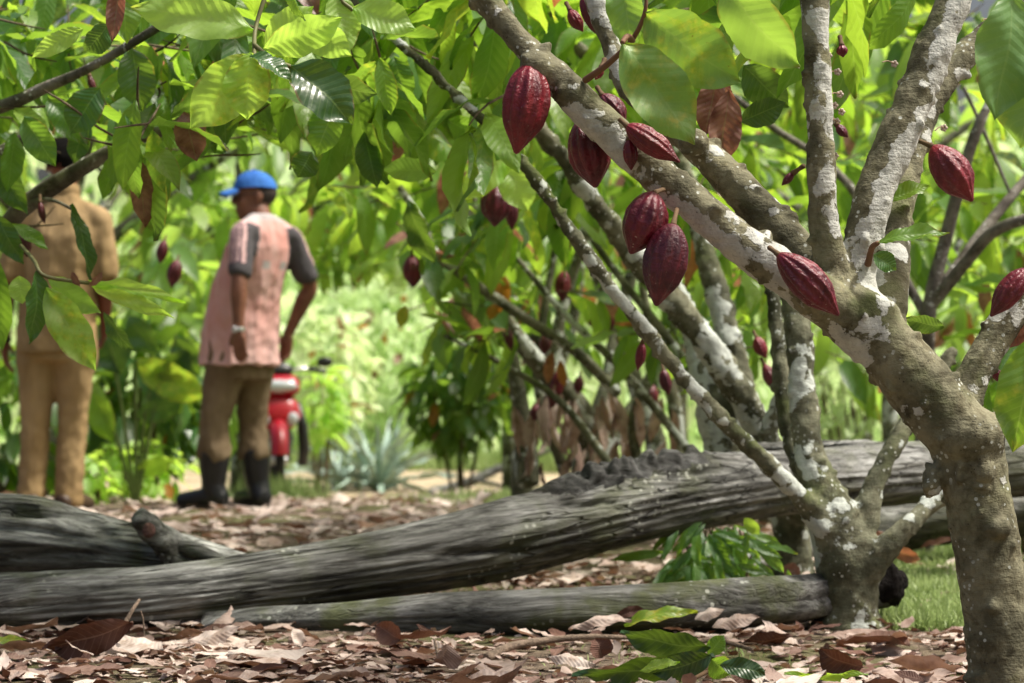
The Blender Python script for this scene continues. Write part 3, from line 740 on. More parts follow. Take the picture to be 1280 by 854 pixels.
def main_leaves():
    b = MAIN_BASE
    lp = lambda *a, **k: leaf_part(main_tree, b, *a, **k)
    lp((778, 52), (868, 181), 4.22, 76, roll=-12, rnd=.62, age=.32, bend=.35, fold=.12, label='broad green leaf blotched with yellow, tip at the limb', mat=LEAF_M)
    lp((806, 16), (926, 104), 4.24, 84, roll=18, rnd=.55, age=.30, bend=.45, fold=.14, label='green leaf with yellow patches and a chewed tip', mat=LEAF_M)
    lp((905, -22), (1000, 84), 4.25, 78, roll=30, rnd=.72, age=0, bend=.5, fold=.2, mat=LEAF_M)
    lp((775, -40), (792, 66), 4.36, 46, roll=10, rnd=.66, bend=.3, mat=LEAF_M)
    lp((897, 92), (880, 172), 4.62, 36, roll=8, rnd=.5, age=.92, bend=-.25, fold=.35, label='dried reddish-brown leaf hanging folded')
    lp((912, 112), (899, 212), 4.60, 42, roll=-14, rnd=.6, age=.97, bend=-.3, fold=.4, label='dried brown leaf hanging behind the pods')
    lp((902, 96), (918, 150), 4.64, 26, roll=40, rnd=.3, age=.9, bend=-.3, fold=.4)
    lp((930, 82), (986, 134), 4.9, 50, roll=20, rnd=.22, bend=.4, mat=LEAF_G)
    lp((925, 152), (982, 128), 4.85, 34, roll=10, rnd=.15, bend=.3, mat=LEAF_G)
    lp((1096, 304), (1187, 292), 4.38, 26, roll=-50, rnd=.6, bend=.5, fold=.35)
    lp((1092, 318), (1120, 338), 4.36, 26, roll=-20, rnd=.35, bend=.3, mat=LEAF_G)
    lp((1108, 252), (1163, 233), 4.6, 26, roll=-40, rnd=.8, bend=.4, fold=.4)
    lp((1268, -10), (1242, 150), 4.02, 92, roll=-30, rnd=.42, age=.08, bend=.3, fold=.12, mat=LEAF_M)
    lp((1320, 20), (1275, 185), 4.05, 120, roll=15, rnd=.45, age=.16, bend=.3, fold=.12, mat=LEAF_M)
    lp((1292, 420), (1266, 566), 4.05, 70, roll=-10, rnd=.55, age=.2, bend=.3, fold=.18)
    lp((1300, 380), (1258, 436), 4.5, 40, roll=20, rnd=.6, age=.85, bend=.3)
    lp((1180, 408), (1130, 398), 4.9, 26, roll=-30, rnd=.12, bend=.4, mat=LEAF_G)
    # leaf stalks
    PET = mat_plain('petiole', (0.19, 0.10, 0.055), 0.7, 0.3)
    for pts in ([(732, 100, 4.34), (760, 80, 4.30), (790, 50, 4.27), (806, 16, 4.24), (808, -20, 4.24)], [(790, 50, 4.27), (784, 46, 4.24), (778, 53, 4.22)], [(1085, 330, 4.42), (1090, 310, 4.4), (1097, 304, 4.38)]):
        L = [(P(*p), 0.0065 - 0.001 * i) for i, p in enumerate(pts)]
        MB().add(*tube(L, 8, 16)).build('leaf_stalk', PET, main_tree, off=b)
    # crown above the frame
    lv, tw = Leaves(), MB(); r = random.Random(21)
    canopy(lv, tw, r, 7, (-0.2, 3.2), (2.6, 6.2), (1.85, 3.2), L=.22, rnd=(.2, .9))
    fill(lv, tw, r, 7, (850, 1250), (-60, -10), (4.6, 5.2), L=.2)
    finish_tree(main_tree, lv, tw, b, 8, 4)
main_leaves()

# ================================================================ SECOND TREE (just behind, blurred)
T2B = P(1062, 800, 5.9); T2B.z = gz(T2B.x, T2B.y)
tree2 = empty('cacao_tree', T2B, 'small mossy cacao tree with several thin slanting stems, standing before the fallen log', 'tree', 'cacao trees')
S0 = (-.4, -.7, .2)
tree2_limbs = [
    ([(1064, 835, 46, 5.9), (1060, 785, 38, 5.9), (1058, 720, 38, 5.9), (1048, 670, 36, 5.9), (1030, 620, 27, 5.9), (1012, 570, 20, 5.92), (1003, 500, 18, 5.95), (996, 400, 17, 6.0), (985, 340, 12, 6.05)], .05, S0, .05),
    ([(1045, 680, 22, 5.88), (1010, 630, 14, 5.85), (962, 582, 12, 5.82), (882, 502, 10.5, 5.78), (802, 408, 9.5, 5.74), (722, 302, 8.5, 5.70), (652, 202, 7.5, 5.68), (570, 118, 7.5, 5.66), (486, 42, 6, 5.64), (440, 0, 5, 5.62)], .06, (-.6, -.3, .6), .12),
    ([(1020, 610, 17, 5.98), (990, 560, 12, 6.02), (978, 480, 11, 6.06), (968, 385, 10, 6.1), (955, 330, 8, 6.12)], -.02, S0, .04),
    ([(1070, 690, 20, 5.9), (1092, 610, 14, 5.92), (1118, 555, 12.5, 5.96), (1140, 520, 11, 6.0), (1190, 440, 9, 6.05)], .02, S0, .05),
    ([(1080, 720, 22, 5.88), (1120, 672, 15, 5.86), (1160, 635, 13, 5.9), (1200, 590, 11, 5.95), (1250, 540, 9, 6.0)], .02, S0, .05),
]
link('trunk', trunk_mesh(tree2_limbs, .008, 16, [(P(1060, 785, 5.9), (.085, .08, .06)), (P(1058, 690, 5.9), (.08, .07, .07))], .006, T2B, 4, 7.0), BARK_B, tree2)
lv, tw = Leaves(), MB(); r = random.Random(31)
canopy(lv, tw, r, 3, (-0.8, 2.6), (5.0, 8.0), (1.95, 3.1), L=.22)
fill(lv, tw, r, 14, (380, 640), (-60, 60), (5.6, 6.6), L=.2, rnd=(.4, 1.0))
fill(lv, tw, r, 5, (660, 1000), (-60, 20), (5.6, 6.6), L=.2, rnd=(.4, 1.0))
finish_tree(tree2, lv, tw, T2B, 8, 4)

# ================================================================ THIRD TREE (thick lichen limbs behind the log)
T3B = P(985, 700, 7.3); T3B.z = gz(T3B.x, T3B.y)
tree3 = empty('cacao_tree', T3B, 'lichen-patched cacao tree behind the fallen log, its long limb sloping up to the left', 'tree', 'cacao trees')
tree3_limbs = [
    ([(T3B + Vector((0.02, 0, -.05)), 0, 25.2, 7.3), (P(985, 640, 7.3), 0, 22.2, 7.3), (P(945, 530, 7.2), 0, 18.5, 7.3), (P(880, 425, 7.1), 0, 17.0, 7.3), (P(805, 335, 7.0), 0, 14.8, 7.3), (P(742, 252, 6.9), 0, 12.6, 7.3), (P(682, 172, 6.8), 0, 11.1, 7.3), (P(620, 108, 6.7), 0, 11.1, 7.3), (P(528, 40, 6.6), 0, 8.9, 7.3), (P(440, -20, 6.5), 0, 6.7, 7.3)], [.04, .06, .1, .12, .06, 0, 0, -.02, -.05, -.05], (-.5, -.6, .5), .1),
    ([(P(965, 640, 7.35), 0, 19.2, 7.3), (P(938, 520, 7.4), 0, 17.0, 7.3), (P(908, 410, 7.45), 0, 16.3, 7.3), (P(880, 310, 7.5), 0, 14.1, 7.3), (P(850, 200, 7.6), 0, 11.1, 7.3), (P(800, 60, 7.7), 0, 8.9, 7.3), (P(760, -40, 7.8), 0, 7.4, 7.3)], .08, (-.5, -.6, .5), .06),
    ([(P(905, 560, 7.5), 0, 25.2, 7.3), (P(890, 500, 7.5), 0, 23.7, 7.3), (P(875, 440, 7.55), 0, 17.8, 7.3), (P(840, 350, 7.6), 0, 11.8, 7.3)], .12, (-.5, -.6, .5), .06),
    ([(P(1000, 640, 7.25), 0, 17.8, 7.3), (P(960, 560, 7.1), 0, 13.3, 7.3), (P(985, 470, 7.0), 0, 8.1, 7.3)], .05, (-.5, -.6, .5), .06),
    ([(P(905, 640, 7.5), 0, 25.2, 7.3), (P(905, 560, 7.5), 0, 25.2, 7.3), (P(908, 500, 7.5), 0, 20.7, 7.3)], .05, (-.5, -.6, .5), .06),
    ([(P(620, 108, 6.7), 0, 8.9, 7.3), (P(590, 30, 6.75), 0, 5.9, 7.3), (P(600, -40, 6.8), 0, 4.4, 7.3)], -.05, (0, 0, 1), 0),
    ([(P(800, 60, 7.7), 0, 8.9, 7.3), (P(735, 70, 7.6), 0, 9.6, 7.3), (P(690, 10, 7.5), 0, 8.9, 7.3), (P(650, -40, 7.4), 0, 7.4, 7.3)], -.05, (0, 0, 1), 0),
]
def tm3():
    L2 = []
    for pts, cov, sd, am in tree3_limbs: L2.append(([(p, b, h, d) for p, b, h, d in pts], cov, sd, am))
    return trunk_mesh(L2, .010, 14, [], .008, T3B, 4, 9.0)
link('trunk', tm3(), BARK_B, tree3)
lv, tw = Leaves(), MB(); r = random.Random(41)
canopy(lv, tw, r, 3, (-1.5, 2.0), (6.5, 9.0), (2.1, 3.3), L=.22)
fill(lv, tw, r, 30, (440, 900), (-40, 120), (7.2, 8.4), L=.21, rnd=(.35, 1.0), dens=lambda a, b: 1 if b < 60 else .5)
fill(lv, tw, r, 7, (800, 1000), (240, 470), (7.6, 8.6), L=.16, rnd=(.5, 1.0))
finish_tree(tree3, lv, tw, T3B, 8, 4, extra=[((700, 950, 300, 640), 7.2)])
for p in [((826, 468), (833, 490), 15), ((806, 432), (797, 462), 13), ((944, 420), (968, 482), 17), ((955, 462), (972, 488), 18), ((838, 420), (830, 440), 16)]: pass
GP = 'blurred pods on the stems behind the nearest tree'
cacao_pod((803, 428), (797, 464), 14, 5.8, 'small blurred red pod on the thin pale stem, the middle one', GP, 20, stalk=(806, 416, 5.76), lo=True)
cacao_pod((945, 421), (958, 448), 18, 6.9, 'blurred red pod on the lichen limb below the speckled pod', GP, 21, lo=True)
cacao_pod((955, 455), (974, 490), 19, 6.9, 'blurred dark red pod low on the lichen limb, under another', GP, 22, lo=True)
cacao_pod((829, 462), (836, 494), 16, 7.2, 'blurred maroon pod just left of the thick lichen limb', GP, 23, lo=True)
cacao_pod((622, 228), (618, 284), 42, 7.0, 'plump dark maroon pod hanging blurred in the middle of the leaves', GP, 24, mat=POD_D, lo=True)
cacao_pod((640, 248), (640, 288), 18, 7.1, 'narrow dark pod hanging beside a plump blurred one', GP, 25, mat=POD_D, lo=True)

# ================================================================ BLURRED TREES AROUND THE CLEARING
def tree(label, base, paths, regions, seed, canop=(), bark=BARK_D, seg=9, cov=0.0, nv=5, nu=2, group='cacao trees', extra=(), rough=.12, mat=LEAF):
    base = Vector(base); base.z = gz(base.x, base.y)
    root = empty('cacao_tree', base, label, 'tree', group)
    PT = []
    for L in paths:
        PT.append([(p if isinstance(p, Vector) else P(*p), q) for p, q in L])
    PT[0][0] = (base + Vector((0, 0, -.06)), PT[0][0][1])
    link('trunk', simple_trunk(PT, base, seg, cov, rough), bark, root)
    lv, tw = Leaves(), MB(); r = random.Random(seed)
    for n, px, py, d, kw in regions: fill(lv, tw, r, n, px, py, d, **kw)
    for n, xr, yr, zr in canop: canopy(lv, tw, r, n, xr, yr, zr, L=.22)
    finish_tree(root, lv, tw, base, nv, nu, extra=extra, mat=mat)
    return root

# centre tree with many pods and dried leaves, ~9.6 m away
c = P(725, 600, 9.8)
centre = tree('cacao tree in mid distance with bare leaning stems hung with pods and withered leaves', c, [
    [(c, .075), ((735, 560, 9.8), .06), ((715, 500, 9.7), .05), ((660, 440, 9.6), .036), ((612, 362, 9.5), .028), ((590, 250, 9.4), .022), ((560, 120, 9.3), .018)],
    [((745, 540, 9.8), .05), ((762, 480, 9.9), .04), ((770, 420, 10), .03), ((800, 300, 10), .024)],
    [((770, 490, 9.3), .022), ((720, 440, 9.2), .02), ((630, 380, 9.1), .019), ((545, 318, 9.0), .017), ((532, 285, 9.0), .014), ((500, 235, 9.0), .012)],
    [((870, 575, 9.0), .018), ((785, 470, 9.0), .015), ((705, 392, 9.0), .013), ((648, 325, 9.0), .010)],
    [((905, 530, 8.8), .018), ((840, 430, 8.8), .016), ((762, 330, 8.8), .013), ((700, 235, 8.8), .010)],
    [((705, 590, 10), .024), ((672, 480, 10), .020), ((682, 380, 10), .016), ((702, 270, 10), .012)],
    [((800, 590, 9.4), .022), ((792, 520, 9.4), .019), ((832, 440, 9.4), .016), ((852, 370, 9.4), .012)],
    [((765, 585, 9.2), .017), ((700, 502, 9.2), .014), ((622, 452, 9.2), .010), ((556, 420, 9.2), .007)],
    [((850, 590, 9.9), .030), ((842, 500, 9.9), .027), ((815, 420, 9.9), .022), ((800, 340, 9.9), .016)],
    [((690, 470, 9.7), .03), ((700, 400, 9.7), .024), ((720, 330, 9.7), .02), ((760, 200, 9.6), .016)],
    [((735, 590, 9.8), .04), ((800, 500, 9.9), .034), ((830, 430, 10), .028), ((840, 330, 10), .02)],
    [((660, 600, 9.9), .05), ((655, 540, 9.9), .04), ((640, 450, 9.9), .028), ((625, 380, 9.9), .02)],
], [
    (70, (440, 900), (-30, 270), (7.6, 11.0), dict(L=.21, rnd=(.15, 1.0), agep=.04)),
    (20, (490, 650), (270, 430), (8.8, 10.5), dict(L=.19, rnd=(.1, .95), agep=.08)),
    (12, (640, 900), (280, 470), (8.6, 10.6), dict(L=.16, rnd=(.1, .9), agep=.16)),
], 51, canop=[(3, (-1.5, 2.5), (8.5, 11.5), (2.4, 3.6))], bark=BARK_B, cov=.06)
# withered leaves hanging round its foot
lv = Leaves(); r = random.Random(3)
for _ in range(110):
    a, b = r.gauss(730, 70), r.uniform(480, 590)
    if b > 580 or not 640 < a < 850: continue
    p = P(a, b, r.uniform(9.3, 10.2))
    lv.add(p, Vector((r.uniform(-.3, .3), r.uniform(-.3, .3), -1)), rvec(r), r.uniform(.10, .2), .3, r.uniform(-.5, .5), r.uniform(.3, .8), r.uniform(.35, .95), 0, .4)
me = lv.mesh('withered', 6, 4); put_co(me, get_co(me) - np.array(centre.location))
link('withered_leaves', me, DRY, centre)
lv = Leaves()
for b_, t_, w_, ag in [((632, 345), (624, 392), 22, .62), ((620, 380), (612, 400), 14, .6), ((507, 382), (500, 410), 16, .55), ((775, 430), (770, 465), 12, .70), ((690, 440), (684, 480), 14, .74), ((700, 450), (706, 485), 12, .70)]:
    leaf_rec(lv, b_, t_, 9.2, w_, 10, .5, ag, .3, .3)
me = lv.mesh('orange', 8, 4); put_co(me, get_co(me) - np.array(centre.location))
link('orange_leaves', me, LEAF, centre)

GC = 'far blurred pods on the middle-distance tree'
far_pods = [((515, 318), (517, 360), 24, 9.0, 'blurred round maroon pod at the tip of the thin bare branch, beside a smaller one'),
            ((545, 324), (543, 350), 18, 9.0, 'smaller blurred maroon pod just right of the round branch-tip pod'),
            ((632, 408), (640, 440), 14, 9.4, 'faint maroon pod on the leaning stem under the orange leaf'),
            ((705, 338), (703, 378), 18, 9.5, 'dark pod hanging between the thin pale stems below the centre leaves'),
            ((700, 288), (706, 324), 22, 9.3, 'dark maroon pod high behind the thin pale stem'),
            ((682, 418), (680, 444), 15, 9.4, 'dark small pod beside the hanging orange leaves'),
            ((700, 462), (690, 505), 16, 9.5, 'purple-red pod low on the middle stem, upper of three'),
            ((692, 488), (684, 515), 16, 9.4, 'purple-red pod low on the middle stem, middle of three'),
            ((672, 505), (666, 528), 14, 9.5, 'purple-red pod low on the middle stem, lowest of three'),
            ((736, 384), (742, 412), 14, 9.6, 'small faint pod left of the thin pale stem at mid height'),
            ((764, 380), (758, 420), 18, 9.6, 'dull red pod half behind the thin pale stem'),
            ((775, 410), (786, 444), 17, 9.7, 'dull red pod below another close to the pale stem'),
            ((812, 480), (818, 512), 18, 9.6, 'blurred pod over the withered leaves right of the centre'),
            ((725, 470), (722, 494), 12, 9.6, 'tiny blurred pod above the withered leaves')]
for i, (a, b, w, d, lb) in enumerate(far_pods):
    cacao_pod(a, b, w * 1.15, d, lb, GC, 40 + i, mat=POD_D if i % 3 else POD, lo=True)

# big tree off the left edge whose branches cross in front of the left man
c = Vector((-2.35, 7.2, 0))
left_tree = tree('leafy cacao tree at the left edge, its grey branch crossing the man in khaki', c, [
    [(c, .09), (Vector((-2.3, 7.1, .5)), .075), (Vector((-2.15, 6.95, .85)), .06), ((-60, 330, 6.6), .030), ((30, 258, 6.4), .025), ((95, 215, 6.3), .022), ((160, 178, 6.2), .016), ((230, 150, 6.1), .013), ((330, 60, 6.0), .009)],
    [(Vector((-2.2, 7.0, .8)), .06), (Vector((-1.9, 6.6, 1.15)), .045), ((-20, 140, 6.0), .018), ((60, 108, 5.9), .014), ((125, 78, 5.8), .011), ((220, 20, 5.7), .01)],
    [(Vector((-1.9, 6.6, 1.15)), .045), (Vector((-1.6, 6.2, 1.7)), .035), (Vector((-1.1, 5.8, 2.1)), .02)],
    [((-20, 205, 6.2), .02), ((20, 180, 6.2), .017), ((52, 160, 6.2), .013)],
    [((30, 258, 6.4), .018), ((62, 250, 6.3), .006), ((92, 262, 6.2), .004)],
], [
    (110, (-260, 300), (-45, 205), (5.2, 8.6), dict(L=.185, rnd=(.05, .95))),
    (66, (240, 600), (-45, 175), (5.4, 8.6), dict(L=.185, rnd=(.15, 1.0))),
    (10, (-200, 20), (220, 420), (5.6, 7.5), dict(L=.2, rnd=(.1, .9))),
], 61, canop=[(6, (-3.6, -.2), (3.5, 9), (1.95, 3.3))], cov=.03, nv=7, nu=4)
for i, (a, b, w, d, lb) in enumerate([((50, 252), (56, 280), 10, 6.3, 'small dark pod dangling on a twig before the khaki shirt'), ((28, 290), (34, 322), 16, 6.35, 'dark maroon pod against the left branch before the khaki shirt'), ((112, 95), (120, 118), 10, 6.0, 'tiny red pod under the upper left branch'), ((222, 325), (214, 360), 20, 9.5, 'blurred dark pod between the two men'), ((206, 300), (200, 330), 15, 9.5, 'fainter dark pod between the two men, above another')]):
    cacao_pod(a, b, w, d, lb, 'small pods on the left branches', 70 + i, mat=POD_D, lo=True)

# sharp leaf cluster hanging at upper left, part of the same tree
lb_ = Vector(left_tree.location)
lp = lambda *a, **k: leaf_part(left_tree, lb_, *a, **k)
lp((318, 38), (164, 10), 4.45, 58, roll=18, rnd=.80, bend=.5, fold=.2, label='long bright green leaf with a toothed edge, topmost of the cluster', mat=LEAF_Y)
lp((316, 68), (238, 160), 4.40, 66, roll=-10, rnd=.88, age=.24, bend=.45, fold=.2, mat=LEAF_Y)
lp((314, 66), (308, 150), 4.36, 60, roll=15, rnd=.92, age=.36, bend=.35, fold=.2, mat=LEAF_Y)
lp((312, 70), (364, 104), 4.34, 34, roll=-55, rnd=.25, bend=.7, fold=.3, mat=LEAF_G)
lp((362, 82), (440, 156), 4.40, 66, roll=-25, rnd=.06, bend=.7, fold=.25, mat=LEAF_G, label='dark glossy leaf with deep veins')
lp((330, 60), (428, 22), 4.5, 48, roll=20, rnd=.85, bend=.5, fold=.25, mat=LEAF_Y)
lp((330, 58), (392, 8), 4.55, 40, roll=-10, rnd=.95, bend=.4, fold=.2, mat=LEAF_Y)
lp((372, 22), (440, 70), 4.55, 44, roll=10, rnd=.80, bend=.6, fold=.2, mat=LEAF_Y)
lp((418, -10), (432, 70), 4.6, 48, roll=-30, rnd=.82, bend=.4, fold=.2, mat=LEAF_Y)
lp((440, 10), (520, 38), 4.6, 44, roll=-20, rnd=.78, bend=.5, fold=.25, mat=LEAF_Y)
lp((395, 95), (472, 118), 4.7, 40, roll=30, rnd=.2, bend=.5, mat=LEAF_G)
lp((360, -20), (382, 26), 4.4, 20, roll=60, rnd=.5, bend=.3, fold=.5, mat=LEAF_G)
lp((150, -30), (140, 54), 4.8, 24, roll=10, rnd=.5, age=.95, bend=-.3, fold=.6, label='shrivelled pinkish-brown leaf hanging down')
lp((150, -25), (158, 55), 4.95, 40, roll=-15, rnd=.7, bend=.3)
lp((104, 36), (40, 72), 4.9, 26, roll=10, rnd=.9, bend=.4, mat=LEAF_Y)
lp((135, 30), (105, 66), 4.9, 36, roll=-30, rnd=.3, bend=.5, mat=LEAF_G)
lp((165, 60), (178, 140), 5.3, 46, roll=0, rnd=.05, bend=.3)
lp((230, 140), (246, 202), 5.2, 38, roll=0, rnd=.6, age=.93, bend=.3, fold=.2, label='pale dried leaf with its tip down')
lp((125, 110), (88, 168), 5.4, 46, roll=15, rnd=.3, bend=.4, mat=LEAF_G)
lp((-10, 190), (34, 268), 6.0, 34, roll=15, rnd=.3, bend=.4, mat=LEAF_G)
lp((18, 165), (8, 240), 5.9, 30, roll=-20, rnd=.5, bend=.4)
lp((110, 150), (92, 205), 5.9, 30, roll=20, rnd=.2, bend=.4, mat=LEAF_G)
lp((60, 120), (100, 180), 5.8, 34, roll=-10, rnd=.4, bend=.4)
lp((-5, 268), (30, 330), 5.8, 30, roll=20, rnd=.25, bend=.4, mat=LEAF_G)
lp((15, 280), (60, 312), 5.8, 20, roll=-30, rnd=.6, bend=.4)
lp((150, 190), (128, 250), 6.0, 26, roll=20, rnd=.6, bend=.4)
lp((30, 145), (70, 208), 5.4, 36, roll=10, rnd=.35, bend=.5, label='dark oval leaf overlapping the dark-haired head')
# sprig before the khaki shirt
lp((46, 338), (36, 430), 5.2, 34, roll=-35, rnd=.25, bend=.5, fold=.3, mat=LEAF_G, label='dark ribbed leaf hanging down before the khaki shirt')
lp((62, 346), (126, 392), 5.25, 30, roll=20, rnd=.75, bend=.5, fold=.2, mat=LEAF_Y)
lp((58, 360), (120, 464), 5.2, 46, roll=5, rnd=.85, age=.3, bend=.5, fold=.25, label='drooping yellow-green leaf before the khaki trousers', mat=LEAF_Y)
lp((112, 352), (232, 378), 5.25, 17, roll=-25, rnd=.95, bend=.45, fold=.2, dd=-.1, mat=LEAF_Y)
lp((114, 358), (218, 398), 5.25, 21, roll=-10, rnd=1.0, bend=.45, fold=.2, dd=-.1, mat=LEAF_Y)
lp((88, 256), (114, 352), 5.6, 24, roll=-40, rnd=.12, bend=.4, fold=.3, mat=LEAF_G)
lp((24, 345), (28, 380), 5.3, 28, roll=10, rnd=.85, bend=.3, mat=LEAF_Y)
lp((90, 340), (100, 358), 5.2, 10, roll=30, rnd=.6, age=.97, bend=.5)
lp((112, 358), (128, 340), 5.2, 10, roll=30, rnd=.6, age=.97, bend=.5)
lp((130, 390), (170, 440), 5.6, 26, roll=50, rnd=.2, bend=.5, mat=LEAF_G)
# rounder leaves in the upper middle
lp((545, 215), (478, 212), 5.8, 30, roll=10, rnd=.6, bend=.5, mat=LEAF_Y)
lp((455, 165), (472, 235), 5.6, 34, roll=10, rnd=.03, bend=.3)
lp((390, 190), (372, 222), 5.5, 36, roll=0, rnd=.05, bend=.3)
lp((420, 130), (395, 196), 5.3, 44, roll=15, rnd=.5, bend=.4)
lp((492, 70), (510, 130), 5.6, 34, roll=5, rnd=.45, bend=.3)
lp((560, 150), (610, 175), 6.0, 34, roll=15, rnd=.3, bend=.4)
lp((640, 190), (580, 250), 6.4, 44, roll=20, rnd=.9, bend=.5, mat=LEAF_Y)
lp((630, 200), (660, 265), 6.4, 46, roll=-10, rnd=.85, bend=.4, mat=LEAF_Y)
lp((510, 250), (545, 330), 7.0, 34, roll=35, rnd=.15, bend=.5, mat=LEAF_G)
GST = mat_plain('green_stalk', (0.14, 0.14, 0.05), 0.6)
for pts in ([(352, -60, 4.5), (330, 0, 4.47), (319, 38, 4.45), (318, 70, 4.38)], [(318, 56, 4.4), (340, 74, 4.38), (362, 83, 4.4)], [(430, -50, 4.6), (425, -5, 4.6), (440, 12, 4.6)],
            [(20, 300, 6.0), (42, 325, 5.3), (56, 345, 5.2), (110, 354, 5.25)], [(-30, 290, 6.5), (20, 300, 6.0)]):
    MB().add(*tube([(P(*p), .0042) for p in pts], 6, 14)).build('leaf_stalk', GST, left_tree, off=lb_)

# right-hand dark branches and crown, ~8 m
c = P(1150, 660, 8.2)
tree('thin dark-stemmed cacao tree behind the white-barked limb, branches crossing to the right edge', c, [
    [(c, .045), ((1158, 520, 8.1), .034), ((1160, 400, 8.0), .026), ((1182, 300, 8.0), .022), ((1215, 180, 7.9), .019), ((1248, 105, 7.9), .012)],
    [((1162, 385, 8.0), .02), ((1210, 325, 7.9), .019), ((1250, 285, 7.8), .018), ((1330, 262, 7.7), .016)],
    [((1185, 350, 8.0), .022), ((1240, 275, 8.1), .018), ((1290, 215, 8.2), .014)],
    [((1160, 400, 8.0), .016), ((1060, 230, 8.2), .014), ((960, 155, 8.3), .012), ((880, 90, 8.4), .012)],
    [((1205, 110, 7.9), .006), ((1228, 160, 7.9), .006), ((1262, 240, 7.9), .005)],
], [
    (80, (880, 1480), (-50, 340), (8.4, 11.5), dict(L=.21, rnd=(.1, 1.0), agep=.06)),
    (16, (1090, 1480), (330, 520), (8.4, 10.5), dict(L=.2, rnd=(.15, .9), agep=.08)),
], 71, canop=[(4, (1.0, 4.5), (6.5, 11), (2.3, 3.6))])

# tree behind the left man, and ones filling the background
def bg_tree(label, px, d, h, regions, seed, lean=0.0, canop=(), rad=.07, L=.24, **k):
    c = P(px, 600, d); c.z = gz(c.x, c.y)
    top = c + Vector((lean, 0, h))
    r = random.Random(seed)
    paths = [[(c, rad), (c + Vector((lean * .2, 0, h * .3)), rad * .85), (c + Vector((lean * .5, 0, h * .5)), rad * .7), (top, rad * .25)]]
    for i in range(5):
        a = i * 1.257 + r.uniform(-.4, .4); s = c + Vector((lean * .4, 0, h * r.uniform(.35, .5)))
        paths.append([(s, rad * .6), (s + Vector((math.cos(a) * .5, math.sin(a) * .5, .45)), rad * .45), (s + Vector((math.cos(a) * 1.2, math.sin(a) * 1.2, .9)), rad * .2)])
    return tree(label, c, paths, regions, seed, canop=canop, mat=LEAF_F, bark=BARK_B, cov=.05, **k)
bg_tree('bushy cacao tree standing behind the man in khaki', 60, 14.5, 3.0, [
    (60, (-320, 330), (20, 420), (12.8, 16), dict(L=.25, rnd=(.25, 1.0), agep=.04)), (30, (-320, 250), (400, 540), (12.8, 16), dict(L=.24, rnd=(.05, .8)))], 81, lean=.2)
bg_tree('cacao tree with bright sunlit leaves behind the man in the blue cap', 300, 16.5, 3.4, [
    (90, (160, 560), (-40, 330), (14.5, 19), dict(L=.26, rnd=(.4, 1.0), agep=.03)), (14, (395, 480), (230, 380), (14.5, 17), dict(L=.24, rnd=(.4, 1.0))), (22, (150, 330), (330, 520), (14, 17), dict(L=.25, rnd=(.1, .9)))], 82)
bg_tree('cacao tree with broad crown right of the sunny clearing', 640, 17, 3.6, [
    (90, (450, 900), (20, 400), (14, 19), dict(L=.26, rnd=(.3, 1.0), agep=.05))], 83)
bg_tree('tall leafy cacao tree far back behind the white-barked limb', 1080, 15.5, 3.6, [
    (95, (840, 1420), (-20, 430), (12.5, 18), dict(L=.26, rnd=(.35, 1.0), agep=.06)), (16, (1100, 1420), (420, 560), (12.5, 16), dict(L=.25, rnd=(.1, .8)))], 84)
bg_tree('slim cacao tree far off between the lichen limbs and the fork', 850, 20, 3.4, [
    (60, (700, 1100), (60, 420), (18, 23), dict(L=.28, rnd=(.4, 1.0)))], 85)

for i, (px, d, ps, lb) in enumerate([
    (655, 12.2, [[(700, 470), (640, 380), (590, 260), (560, 120)], [(690, 480), (720, 380), (730, 240)]], 'slim mottled cacao stems left of the withered leaves, leaning to the left'),
    (820, 11.4, [[(800, 500), (770, 400), (725, 290), (690, 150)], [(812, 510), (835, 400), (838, 250)]], 'slim mottled cacao stems behind the lowest hanging pod'),
    (1115, 12.5, [[(1112, 480), (1118, 380), (1100, 250)], [(1112, 490), (1150, 420), (1200, 300)]], 'slim cacao stem seen right of the mossy stems')]):
    c = P(px, 600, d)
    tree(lb, c, [[(c, .06), ((px, 560, d), .05)] + [((x, y, d), .042 - .009 * k) for k, (x, y) in enumerate(ps[0])], [((px, 550, d), .045)] + [((x, y, d + .3), .036 - .009 * k) for k, (x, y) in enumerate(ps[1])]],
         [(16, (px - 150, px + 120), (60, 330), (d - .6, d + 1.2), dict(L=.22, rnd=(.3, 1.0)))], 300 + i, bark=BARK_B, cov=.08)

